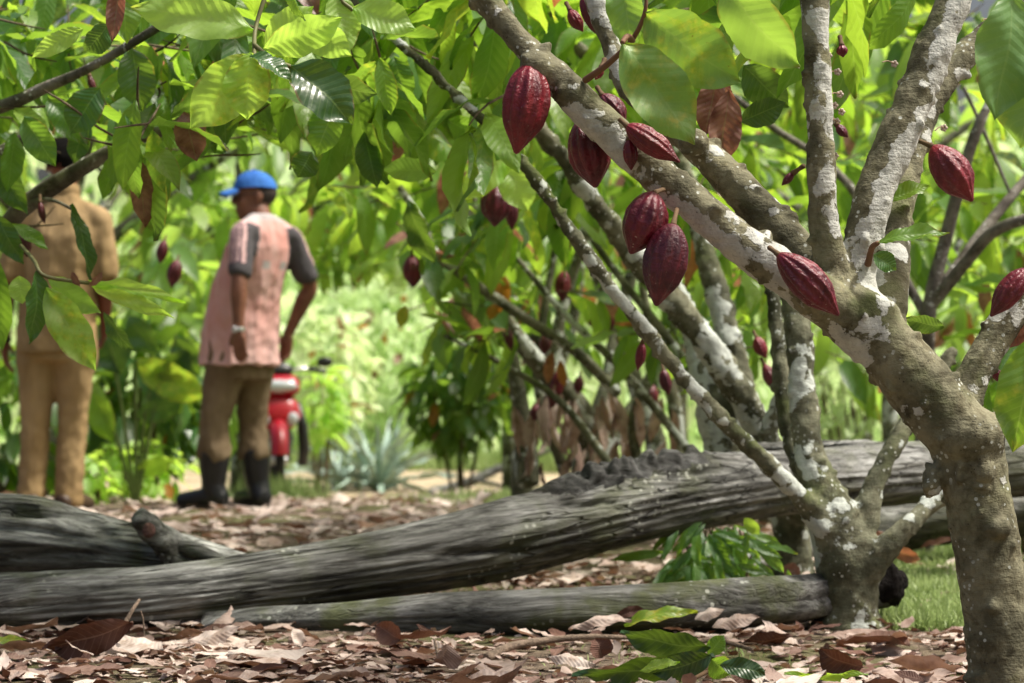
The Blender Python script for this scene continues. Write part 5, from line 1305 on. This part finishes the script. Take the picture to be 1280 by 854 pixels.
# ================================================================ PEOPLE
def hand(mb, W, D, Np, T, curl):
    D = D.normalized(); T = (T - D * T.dot(D)).normalized(); Np = Np - D * Np.dot(D); Np = (Np - T * Np.dot(T)).normalized()
    rot = Matrix((T, Np, D)).transposed()
    mb.add(*ellipsoid(W + D * .048, (.041, .0165, .054), 16, 10, rot))
    mb.add(*tube([(W - D * .02, .024), (W + D * .02, .024), (W + D * .045, .022)], 12, 6))
    for i, ln in enumerate((.070, .079, .073, .056)):
        p = W + D * (.088 - .004 * abs(i - 1)) + T * (.031 - .0205 * i); L = [(p - D * .03, .0100)]; a = .15
        for k, f in enumerate((.45, .32, .23)):
            L.append((p, .0098 - .0009 * k)); dr = D * math.cos(a) + Np * math.sin(a); p = p + dr * ln * f; a += curl * (1 + .15 * i)
        L.append((p, .0068))
        mb.add(*tube(L, 9, 14))
    p = W + D * .022 + T * .026; q = p + (T * .75 + D * .62 + Np * .25).normalized() * .04; s = q + (T * .30 + D * .9 + Np * .3).normalized() * .030
    mb.add(*tube([(W + D * .01 + T * .012, .014), (p, .0135), (q, .0108), (s, .0085)], 10, 12))

def build_person(name_label, loc, rz, J, skin, hairmat, group=None):
    root = empty('person', loc, name_label, 'person', group, rz)
    V3 = lambda *a: Vector(a)
    mb = MB()
    H = Matrix.Rotation(J['head_yaw'], 3, 'Z') @ Matrix.Rotation(J.get('head_pitch', 0), 3, 'X'); hc = J['head']
    h = lambda x, y, z: hc + H @ Vector((x, y, z))
    def el(c, r): mb.add(*ellipsoid(h(*c), r, 20, 14, H))
    el((0, -.006, .028), (.076, .096, .098)); el((0, .028, -.045), (.060, .066, .068)); el((0, .062, -.086), (.030, .028, .022))
    el((0, .096, -.008), (.0125, .020, .026)); el((0, .103, -.020), (.017, .013, .011)); el((0, .080, .030), (.052, .020, .012))
    el((0, .086, -.052), (.024, .011, .0075)); el((0, .085, -.064), (.021, .011, .0075))
    for s in (-1, 1):
        el((s * .077, -.006, -.002), (.010, .021, .031)); el((s * .045, .066, -.02), (.02, .018, .018))
    mb.add(*tube([(J['neck'] + V3(0, -.01, -.08), .066), (J['neck'], .056), (hc + V3(0, -.015, -.05), .054), (hc, .05)], 18, 10))
    tz = J['torso']   # list of (x,y,z,rx,ry)
    rings = []
    for x, y, z, rx, ry in tz:
        rings.append([V3(x + rx * .84 * math.cos(a), y + ry * .78 * math.sin(a), z) for a in [2 * math.pi * k / 28 for k in range(28)]])
    mb.add(*rings_mesh(rings, True, True, True))
    for side in ('L', 'R'):
        s, e, w = J['sh' + side], J['el' + side], J['wr' + side]
        mb.add(*tube([(s + (J['neck'] - s) * .35 + V3(0, 0, -.03), .036), (s, .042), (s.lerp(e, .45), .044), (e, .037), (e.lerp(w, .3), .040), (e.lerp(w, .75), .029), (w, .025)], 16, 26))
        D, Np, T, curl = J['hand' + side]
        hand(mb, w, D, Np, T, curl)
        hp, k, a = J['hip' + side], J['kn' + side], J['an' + side]
        mb.add(*tube([(hp + V3(0, 0, .05), .07), (hp, .074), (hp.lerp(k, .5), .058), (k, .044), (k.lerp(a, .3), .046), (a, .034)], 16, 24))
        fd = J['toe' + side]
        mb.add(*tube([(a + V3(0, 0, .02), .036), (a + V3(0, 0, -.035) - fd * .03, .038), (a + V3(0, 0, -.05) + fd * .07, .036), (a + V3(0, 0, -.058) + fd * .15, .026)], 14, 16))
    me = remesh(mb, .0058, 5)
    link('body', me, skin, root)
    for s in (-1, 1):
        V, Fc = ellipsoid(h(s * .032, .079, .008), (.012, .009, .009), 14, 10); link('eye', mesh_np('eye', V, Fc), EYE, root)
    return root, H, h
EYE = mat_plain('eye', (.10, .07, .05), .2, .5, .5, 90)

def cloth_mesh(mb, vox, smooth, fold, seed, zr, base_fold=.2):
    me = remesh(mb, vox, smooth)
    V = get_co(me); N = get_no(me)
    for i in range(len(V)):
        p = Vector(V[i]); n = Vector(N[i])
        t = base_fold + (1 - base_fold) * float(sstep(zr[0], zr[1], p.z))
        q = Vector((p.x * 11 + seed, p.y * 11, p.z * 2.6)); q2 = Vector((p.x * 5 + seed, p.y * 5, p.z * 9 + p.x * 6))
        hgt = -abs(mnoise.noise(q)) * 1.4 + .6 * mnoise.noise(q2) + .4 * mnoise.noise(p * 24)
        V[i] = p + n * (fold * t * hgt)
    put_co(me, V); return me

def torso_loft(mb, T, n=36):
    rings = [[Vector((x + rx * math.copysign(abs(math.cos(a)) ** .85, math.cos(a)), y + ry * math.copysign(abs(math.sin(a)) ** .85, math.sin(a)), z)) for a in [2 * math.pi * k / n for k in range(n)]] for x, y, z, rx, ry in T]
    mb.add(*rings_mesh(rings, True, True, True))

Vv = lambda *a: Vector(a)
SKIN = mat_plain('skin', (0.20, 0.085, 0.050), .5, .4, .18, 20, .003)
HAIR = mat_plain('dark_hair', (0.007, 0.006, 0.005), .9, .1, .3, 200, .01)

# ------------------------------------------------ man in the blue cap
d1 = 12.1; loc = P(305, 635, d1); loc.z = gz(loc.x, loc.y)
J = dict(head=Vv(.0, -.066, 1.495), head_yaw=R(54), head_pitch=R(-4), neck=Vv(0, -.10, 1.40),
    torso=[(0, .02, .74, .15, .11), (0, .02, .85, .155, .12), (0, 0, 1.0, .155, .125), (0, -.05, 1.15, .165, .12), (0, -.10, 1.28, .165, .105), (0, -.115, 1.36, .12, .07), (0, -.11, 1.40, .06, .055)],
    shL=Vv(-.172, -.150, 1.305), elL=Vv(-.238, -.195, 1.085), wrL=Vv(-.252, -.205, .855), handL=(Vv(.03, -.06, -1), Vv(.9, .2, .1), Vv(-.1, 1, 0), .32),
    shR=Vv(.150, -.160, 1.305), elR=Vv(.262, -.185, 1.075), wrR=Vv(.222, -.080, .845), handR=(Vv(-.10, .12, -1), Vv(-1, .1, 0), Vv(0, 1, .1), .35),
    hipL=Vv(-.085, .03, .76), knL=Vv(-.115, .085, .42), anL=Vv(-.12, .085, .085), toeL=Vv(-.35, .94, 0),
    hipR=Vv(.085, .02, .76), knR=Vv(.112, .055, .42), anR=Vv(.12, .02, .085), toeR=Vv(.25, .97, 0))
man1, H, h = build_person('man in a blue cap, faded pink shirt and black rubber boots, looking to the left', loc, R(52), J, SKIN, None)
# shirt
mb = MB()
torso_loft(mb, [(0, .04, .685, .202, .180), (0, .035, .76, .200, .174), (0, .02, .88, .190, .164), (0, -.01, 1.02, .182, .155), (0, -.05, 1.15, .178, .142), (0, -.09, 1.25, .176, .124), (0, -.112, 1.315, .150, .096), (0, -.118, 1.365, .10, .074), (0, -.115, 1.415, .066, .062)])
for s in 'LR':
    a, e = J['sh' + s], J['el' + s]; mid = a.lerp(e, .62)
    mb.add(*tube([(a + (Vv(0, -.115, 1.40) - a) * .55, .048), (a + (Vv(0, -.115, 1.39) - a) * .22, .058), (a, .060), (a.lerp(e, .3), .060), (mid, .061), (a.lerp(e, .80), .062)], 20, 16))
me = cloth_mesh(mb, .0105, 5, .020, 2.0, (1.25, .75), .35)
V = get_co(me); zone = np.zeros((len(V), 4), dtype=np.float32)
for i, v in enumerate(V):
    p = Vector(v); z = 0.0
    for s, sg in (('L', -1), ('R', 1)):
        a, e = J['sh' + s], J['el' + s]; ax = (e - a).normalized(); t = (p - a).dot(ax); q = p - a - ax * t; dist = q.length
        if dist < .092 and -.05 < t < .3 and (p.x * sg > .112 + .05 * max(0, t)):
            ang = math.degrees(math.atan2(q.x * sg, -q.y)) # 0 = back, 90 = outside
            dd = ang - 70
            if abs(dd) < 52 and t < .165:
                z = .5
                for o in (-22, 0, 22):
                    if abs(dd - o) < 6: z = .8
            else: z = 1.0
            if t > .175: z = 1.0
    if z == 0 and p.z > 1.20 and abs(p.x) > .085 + .16 * (1.36 - p.z) and p.y < -.06: z = 1.0 if p.z < 1.345 else .5
    if p.z > 1.375: z = .3
    if z == 0 and p.y < -.1 and 1.145 < p.z < 1.185 and (abs(p.x + .045) < .024 or abs(p.x - .07) < .024): z = .3
    zone[i] = (z, z, z, 1)
set_attr(me, 'zone', zone, 'FLOAT_COLOR')
def mat_shirt():
    t = NT('faded_shirt'); ob = t.coord('Object'); z = t.attr('zone').outputs['Fac']
    n = t.noise(ob, 3.2, 4); f = t.noise(t.scale(ob, (1, 1, .22)), 16, 4, .55, .5)
    c = t.mix(t.smooth(n, .35, .65), (0.60, 0.29, 0.25), (0.68, 0.42, 0.38))
    sx = t.n('ShaderNodeSeparateXYZ'); t.l(ob, sx.inputs[0])
    c = t.mix(t.math('MULTIPLY', t.smooth(sx.outputs[2], 1.1, .75), .55), c, (0.72, 0.48, 0.45))
    c = t.mix(t.math('MULTIPLY', t.smooth(f, .50, .72), .35), c, (0.80, 0.64, 0.60))
    zr = t.ramp(z, [(0, (0, 0, 0)), (.2, (0, 0, 0)), (.25, (1, 1, 1)), (1, (1, 1, 1))])
    zc = t.ramp(z, [(0, (.5, .5, .5)), (.3, (.48, .44, .43)), (.45, (.62, .42, .40)), (.6, (.62, .42, .40)), (.7, (.12, .08, .10)), (.85, (.12, .08, .10)), (.95, (.085, .080, .085)), (1, (.085, .08, .085))])
    c = t.mix(zr, c, zc)
    return t.done(t.pbsdf(c, .85, .15, t.bump(t.math('ADD', f, t.math('MULTIPLY', n, .5)), .016, .8)))
link('shirt', me, mat_shirt(), man1)
# trousers
mb = MB()
torso_loft(mb, [(0, .02, .62, .150, .125), (0, .02, .74, .160, .134), (0, .015, .86, .158, .132), (0, .0, .93, .152, .127)])
for s in 'LR':
    hp, k, a = J['hip' + s], J['kn' + s], J['an' + s]
    bl = k.lerp(a, .52)
    mb.add(*tube([(hp + Vv(0, 0, .06), .100), (hp + Vv(0, 0, -.06), .106), (hp.lerp(k, .55), .090), (k, .078), (k.lerp(a, .25), .078), (k.lerp(a, .42), .082), (bl, .080), (k.lerp(a, .60), .064)], 22, 30))
link('trousers', cloth_mesh(mb, .010, 5, .014, 5.0, (.75, .3), .4), mat_cloth('brown_trousers', (0.165, 0.118, 0.068), (0.240, 0.180, 0.112), .5), man1)
# rubber boots
BOOT = mat_plain('boot_rubber', (.014, .014, .017), .35, .5, .3, 12, .004)
SOLE = mat_plain('muddy_sole', (.07, .055, .04), .85, .2, .4, 40, .006)
for s in 'LR':
    k, a, fd = J['kn' + s], J['an' + s], J['toe' + s].normalized(); g = Vv(a.x, a.y, 0)
    mb = MB()
    mb.add(*tube([(k.lerp(a, .46), .078), (k.lerp(a, .62), .072), (k.lerp(a, .8), .062), (g + Vv(0, 0, .12), .057), (g + Vv(0, 0, .06) - fd * .02, .053)], 22, 20))
    mb.add(*tube([(g + Vv(0, 0, .055) - fd * .045, .046), (g + Vv(0, 0, .058) + fd * .03, .050), (g + Vv(0, 0, .048) + fd * .10, .047), (g + Vv(0, 0, .042) + fd * .165, .040)], 18, 18))
    bt = link('boot', remesh(mb, .008, 5), BOOT, man1)
    mb = MB(); ring = []
    sd = Vv(fd.y, -fd.x, 0)
    for q in range(28):
        t = 2 * math.pi * q / 28; u = math.cos(t); w = math.sin(t)
        ring.append(g + fd * (.06 + .155 * u) + sd * (.050 * w * (1.0 if u > -.2 else .85)))
    mb.add(*rings_mesh([[p + Vv(0, 0, .002) for p in ring], [p + Vv(0, 0, .026) for p in ring]], True, True, True))
    mb.build('sole', SOLE, bt, False)
# cap
CAPM = mat_cloth('blue_cap', (0.030, 0.115, 0.42), (0.055, 0.19, 0.55), .35)
hm = lambda x, y, z: h(x, y, z)
rings = []
for i in range(9):
    ph = (math.pi / 2) * i / 8.0
    rr = max(.02, math.cos(ph)); zz = math.sin(ph)
    rings.append([hm((.087 + .004 * (i == 0)) * rr * math.cos(a), -.004 + .108 * rr * math.sin(a) * (1 if math.sin(a) < 0 else .96), .045 + .085 * zz - .012 * math.cos(ph) * max(0, -math.sin(a))) for a in [2 * math.pi * k / 36 for k in range(36)]])
V, Fc = rings_mesh(rings, True, False, True)
cap = link('cap', mesh_np('cap', V, Fc), CAPM, man1)
rings = []
for j in range(7):
    t = j / 6
    rings.append([hm(.074 * math.sin(a) * (1 - .10 * t), .080 + .075 * t * math.cos(a * .8) + .018 * math.cos(a), .050 - .020 * t - .020 * (math.sin(a) ** 2)) for a in np.linspace(-1.25, 1.25, 17)])
top = rings; bot = [[p - Vv(0, 0, .006) for p in r_] for r_ in rings]
V, Fc = rings_mesh(top, False); V2, F2 = rings_mesh(bot, False)
link('brim', mesh_np('brim', V + V2, Fc + [tuple(i + len(V) for i in reversed(f)) for f in F2]), CAPM, cap)
V, Fc = ellipsoid(hm(0, -.004, .132), (.008, .008, .005), 10, 6); link('cap_button', mesh_np('button', V, Fc), CAPM, cap)
# short dark hair below the cap, spectacles, watch
V, Fc = ellipsoid(hm(0, -.020, .020), (.080, .090, .075), 22, 14, H)
V = [v if (H.transposed() @ (v - h(0, 0, 0))).y < .03 else v.lerp(h(0, -.02, .02), .35) for v in V]
link('hair', mesh_np('hair', V, Fc), mat_plain('greying_hair', (.05, .04, .035), .8, .2, .4, 150), man1)
GLS = mat_plain('spectacle_rim', (.012, .010, .010), .3, .5)
mb = MB()
for s in (-1, 1):
    mb.add(*tube([(hm(s * .034 + .022 * math.cos(a), .098, .006 + .018 * math.sin(a)), .0022) for a in np.linspace(0, 6.28, 15)], 6, 30))
    mb.add(*tube([(hm(s * .056, .097, .010), .0022), (hm(s * .079, .04, .012), .0022), (hm(s * .080, -.012, .010), .0022)], 6, 10))
mb.build('spectacles', GLS, man1)
w, D = J['wrL'], J['handL'][0].normalized()
e1 = D.orthogonal().normalized(); e2 = D.cross(e1)
mb = MB(); rings = []
for q in range(4):
    rings.append([w - D * (.010 - .007 * q) + (e1 * math.cos(a) + e2 * math.sin(a)) * (.031 if q in (1, 2) else .0285) for a in np.linspace(0, 2 * math.pi, 25)[:-1]])
mb.add(*rings_mesh(rings)); wt = mb.build('wristwatch', mat_plain('steel', (.55, .55, .56), .3, .5, .1, 30, 0, Metallic=0.8), man1)
V, Fc = ellipsoid(w + Vv(-.03, -.004, 0), (.007, .016, .017), 14, 10); link('watch_face', mesh_np('face', V, Fc), mat_plain('dial', (.6, .6, .6), .2), wt)

# ------------------------------------------------ man in khaki, seen from behind
d2 = 11.6; loc = P(70, 641, d2); loc.z = gz(loc.x, loc.y)
J = dict(head=Vv(.030, .01, 1.600), head_yaw=R(-6), head_pitch=R(-6), neck=Vv(.035, -.01, 1.475),
    torso=[(0, .0, .74, .15, .115), (0.01, 0, .90, .15, .115), (.02, -.01, 1.05, .155, .12), (.03, -.02, 1.2, .165, .12), (.04, -.02, 1.34, .17, .105), (.04, -.015, 1.43, .12, .07), (.037, -.01, 1.47, .06, .055)],
    shL=Vv(-.132, -.02, 1.345), elL=Vv(-.225, -.04, 1.07), wrL=Vv(-.250, .03, .80), handL=(Vv(.02, .1, -1), Vv(1, 0, 0), Vv(0, 1, 0), .4),
    shR=Vv(.200, -.02, 1.345), elR=Vv(.225, -.01, 1.08), wrR=Vv(.190, .15, .86), handR=(Vv(-.25, .6, -.6), Vv(-.7, -.2, -.3), Vv(0, .5, .8), .5),
    hipL=Vv(-.088, .0, .78), knL=Vv(-.100, .01, .44), anL=Vv(-.112, -.01, .085), toeL=Vv(-.3, .95, 0),
    hipR=Vv(.088, .0, .78), knR=Vv(.070, .03, .44), anR=Vv(.055, .01, .085), toeR=Vv(.3, .95, 0))
SKIN2 = mat_plain('skin_dark', (0.19, 0.062, 0.038), .5, .4, .15, 20, .003)
man2, H, h = build_person('dark-haired man in a khaki shirt and trousers, seen from behind at the left', loc, R(-4), J, SKIN2, HAIR)
KH = mat_cloth('khaki_shirt', (0.285, 0.195, 0.088), (0.375, 0.265, 0.135), .45); KT = mat_cloth('khaki_trousers', (0.325, 0.220, 0.100), (0.42, 0.295, 0.150), .45)
mb = MB()
torso_loft(mb, [(-.005, .0, .735, .182, .150), (0, .0, .84, .180, .150), (.01, 0, 1.0, .178, .148), (.025, -.01, 1.15, .178, .138), (.035, -.02, 1.27, .178, .126), (.037, -.02, 1.36, .150, .098), (.037, -.015, 1.42, .10, .076), (.036, -.01, 1.475, .066, .064)])
for s in 'LR':
    a, e = J['sh' + s], J['el' + s]
    mb.add(*tube([(a + (Vv(.037, -.02, 1.45) - a) * .6, .046), (a + (Vv(.037, -.02, 1.44) - a) * .25, .058), (a, .063), (a.lerp(e, .4), .066), (a.lerp(e, .9), .072)], 20, 16))
link('shirt', cloth_mesh(mb, .0105, 5, .020, 12.0, (1.35, .8), .4), KH, man2)
rings = [[Vv(.036 + .068 * r_ * math.cos(a), -.008 + .066 * r_ * math.sin(a), z - .012 * math.sin(a)) for a in np.linspace(0, 2 * math.pi, 29)[:-1]] for r_, z in ((1.03, 1.455), (1.06, 1.475), (1.0, 1.505), (.93, 1.507), (.93, 1.47))]
V, Fc = rings_mesh(rings); link('collar', mesh_np('collar', V, Fc), KH, man2)
mb = MB()
torso_loft(mb, [(0, 0, .70, .150, .125), (0, 0, .80, .168, .138), (0, 0, .90, .165, .135), (0, 0, .96, .155, .128)])
for s in 'LR':
    hp, k, a = J['hip' + s], J['kn' + s], J['an' + s]
    mb.add(*tube([(hp + Vv(0, 0, .06), .100), (hp + Vv(0, 0, -.06), .102), (hp.lerp(k, .5), .086), (k, .072), (k.lerp(a, .5), .068), (a + Vv(0, 0, .02), .068), (a + Vv(0, 0, -.03), .070)], 22, 30))
link('trousers', cloth_mesh(mb, .010, 5, .014, 15.0, (.8, .3), .4), KT, man2)
for s in 'LR':
    a, fd = J['an' + s], J['toe' + s].normalized(); g = Vv(a.x, a.y, 0)
    mb = MB(); mb.add(*tube([(g + Vv(0, 0, .05) - fd * .05, .045), (g + Vv(0, 0, .055) + fd * .03, .049), (g + Vv(0, 0, .045) + fd * .11, .045), (g + Vv(0, 0, .04) + fd * .17, .036)], 16, 16))
    mb.add(*tube([(g + Vv(0, 0, .04), .045), (g + Vv(0, 0, .11), .046)], 16, 6))
    link('shoe', remesh(mb, .008, 4), mat_plain('shoe_leather', (.06, .035, .02), .5, .4), man2)
V, Fc = ellipsoid(h(0, -.016, .040), (.083, .094, .093), 40, 26, H)
out = []
for v in V:
    q = H.transposed() @ (v - h(0, 0, 0)); n = 1 + .05 * mnoise.noise(v * 45) + .03 * mnoise.noise(v * 110)
    if q.y > .05 and q.z < .06: n *= .75
    if q.z < -.03: n *= .93
    out.append(h(0, -.016, .04) + (v - h(0, -.016, .04)) * n)
link('hair', mesh_np('hair', out, Fc), HAIR, man2)
w, D = J['wrL'], J['handL'][0].normalized(); e1 = D.orthogonal().normalized(); e2 = D.cross(e1)
rings = [[w - D * (.012 - .008 * q) + (e1 * math.cos(a) + e2 * math.sin(a)) * (.031 if q in (1, 2) else .0285) for a in np.linspace(0, 2 * math.pi, 25)[:-1]] for q in range(4)]
V, Fc = rings_mesh(rings); wt = link('wristwatch', mesh_np('watch', V, Fc), mat_plain('black_strap', (.015, .013, .013), .4), man2)
V, Fc = ellipsoid(w + Vv(-.03, 0, 0), (.007, .017, .018), 14, 10); link('watch_face', mesh_np('face', V, Fc), mat_plain('dial_dark', (.03, .03, .035), .2), wt)

# ================================================================ MOTORCYCLE
def motorcycle():
    d = 19.0; loc = P(348, 606, d); loc.z = gz(loc.x, loc.y)
    root = empty('motorcycle', loc, 'red underbone motorcycle parked facing forward behind the man in the blue cap', 'motorcycle', None, R(188)); root.scale = (1.0,) * 3
    RED = mat_plain('red_paint', (.36, .008, .020), .3, .5, .08, 4); WHT = mat_plain('headlamp_glass', (.50, .54, .58), .12, .6, .06, 10)
    BLK = mat_plain('black_plastic', (.014, .014, .016), .4, .5, .2, 20); TYR = mat_plain('tyre_rubber', (.02, .02, .02), .85, .2, .3, 40, .004); STL = mat_plain('wheel_steel', (.5, .5, .52), .3, .5, .1, 10, 0, Metallic=.9)
    # local: +Y forward, X right, origin under the front axle
    def wheel(y, name):
        t = []
        for i in range(40):
            a = 2 * math.pi * i / 40
            t.append([Vv((.036) * math.cos(b), y + (.245 + .04 * math.sin(b)) * math.cos(a), .285 + (.245 + .04 * math.sin(b)) * math.sin(a)) for b in [2 * math.pi * k / 12 for k in range(12)]])
        t.append(t[0]); V, Fc = rings_mesh(t); w = link('wheel', mesh_np('tyre', V, Fc), TYR, root)
        mb = MB()
        mb.add(*tube([(Vv(0, y + .208 * math.cos(a), .285 + .208 * math.sin(a)), .013) for a in np.linspace(0, 2 * math.pi, 25)], 8, 48))
        for k in range(14):
            a = 2 * math.pi * k / 14; mb.add(*tube([(Vv(.018 * (-1) ** k, y, .285), .003), (Vv(0, y + .208 * math.cos(a), .285 + .208 * math.sin(a)), .003)], 5, 3))
        mb.add(*tube([(Vv(-.05, y, .285), .035), (Vv(.05, y, .285), .035)], 14, 4)); mb.build('rim', STL, w)
    wheel(0, 'front'); wheel(-1.24, 'rear')
    # fender
    r = []
    for i in range(20):
        a = R(10 + 140 * i / 19); rad = .315
        r.append([Vv(.062 * s, rad * math.cos(a) * (1 - .12 * abs(s) ** 2), .285 + rad * math.sin(a) * (1 - .12 * abs(s) ** 2)) for s in np.linspace(-1, 1, 9)])
    V, Fc = rings_mesh(r, False); link('front_fender', mesh_np('fender', V, Fc), RED, root)
    for s in (-1, 1):
        V, Fc = tube([(Vv(.075 * s, 0, .285), .018), (Vv(.075 * s, -.09, .58), .02), (Vv(.07 * s, -.15, .78), .02)], 10, 8); link('fork', mesh_np('fork', V, Fc), BLK if s < 0 else STL, root)
    def shell(T, mat, name, n=24, parent=root):
        rings = [[Vv(x + rx * math.copysign(abs(math.cos(a)) ** .8, math.cos(a)), y + ry * math.copysign(abs(math.sin(a)) ** .8, math.sin(a)), z) for a in [2 * math.pi * k / n for k in range(n)]] for x, y, z, rx, ry in T]
        V, Fc = rings_mesh(rings, True, True, True); return link(name, mesh_np(name, V, Fc), mat, parent)
    shell([(0, -.10, .50, .05, .05), (0, -.06, .54, .12, .07), (0, -.07, .62, .175, .09), (0, -.11, .72, .15, .09), (0, -.15, .80, .10, .07)], RED, 'front_cowl')
    shell([(0, -.13, .775, .13, .05), (0, -.10, .81, .165, .085), (0, -.12, .88, .165, .085), (0, -.16, .93, .13, .06)], RED, 'handlebar_cowl')
    V, Fc = ellipsoid(Vv(0, -.045, .845), (.145, .04, .05), 24, 14); link('headlight', mesh_np('headlight', V, Fc), WHT, root)
    for s in (-1, 1):
        V, Fc = ellipsoid(Vv(.105 * s, .0, .60), (.045, .025, .052), 18, 12, Matrix.Rotation(R(28 * s), 3, 'Y')); link('turn_signal', mesh_np('signal', V, Fc), WHT, root)
        V, Fc = box(Vv(.17 * s, -.20, .52), (.05, .10, .52)); shell([(.19 * s, -.19, .24, .035, .05), (.205 * s, -.19, .36, .045, .07), (.19 * s, -.18, .55, .04, .08), (.15 * s, -.19, .72, .03, .06)], BLK, 'leg_shield', 14)
        V, Fc = tube([(Vv(.05 * s, -.17, .95), .013), (Vv(.18 * s, -.19, .98), .012), (Vv(.36 * s, -.25, .96), .012)], 8, 10); hb = link('handlebar', mesh_np('bar', V, Fc), STL, root)
        V, Fc = tube([(Vv(.25 * s, -.21, .975), .019), (Vv(.36 * s, -.25, .96), .019)], 10, 6); link('grip', mesh_np('grip', V, Fc), BLK, hb)
        V, Fc = tube([(Vv(.22 * s, -.2, .98), .006), (Vv(.28 * s, -.19, 1.0), .006), (Vv(.34 * s, -.2, 1.02), .006)], 6, 8)
        V2, F2 = ellipsoid(Vv(.36 * s, -.2, 1.03), (.062, .018, .040), 18, 12)
        mm = MB(); mm.add(V, Fc); mm.add(V2, F2); mm.build('mirror', BLK, root)
    shell([(0, -.19, .93, .10, .06), (0, -.19, .97, .13, .07), (0, -.2, 1.01, .10, .05), (0, -.2, 1.03, .05, .03)], BLK, 'instrument_cluster')
    shell([(0, -.55, .35, .12, .20), (0, -.52, .45, .15, .25), (0, -.45, .55, .10, .22), (0, -.40, .60, .06, .16)], BLK, 'engine')
    shell([(0, -1.0, .52, .08, .30), (0, -.95, .60, .13, .42), (0, -.93, .70, .14, .40), (0, -.92, .74, .12, .36)], RED, 'rear_body')
    shell([(0, -.92, .735, .125, .37), (0, -.92, .77, .135, .40), (0, -.95, .80, .12, .38), (0, -1.0, .81, .08, .28)], BLK, 'seat')
    V, Fc = tube([(Vv(.16, -.6, .25), .03), (Vv(.17, -1.0, .28), .045), (Vv(.17, -1.4, .36), .045)], 12, 10); link('exhaust', mesh_np('exhaust', V, Fc), STL, root)
    V, Fc = tube([(Vv(0, -.35, .62), .05), (Vv(0, -.5, .45), .06), (Vv(0, -.9, .5), .06), (Vv(0, -1.24, .3), .04)], 10, 12); link('frame', mesh_np('frame', V, Fc), BLK, root)
motorcycle()
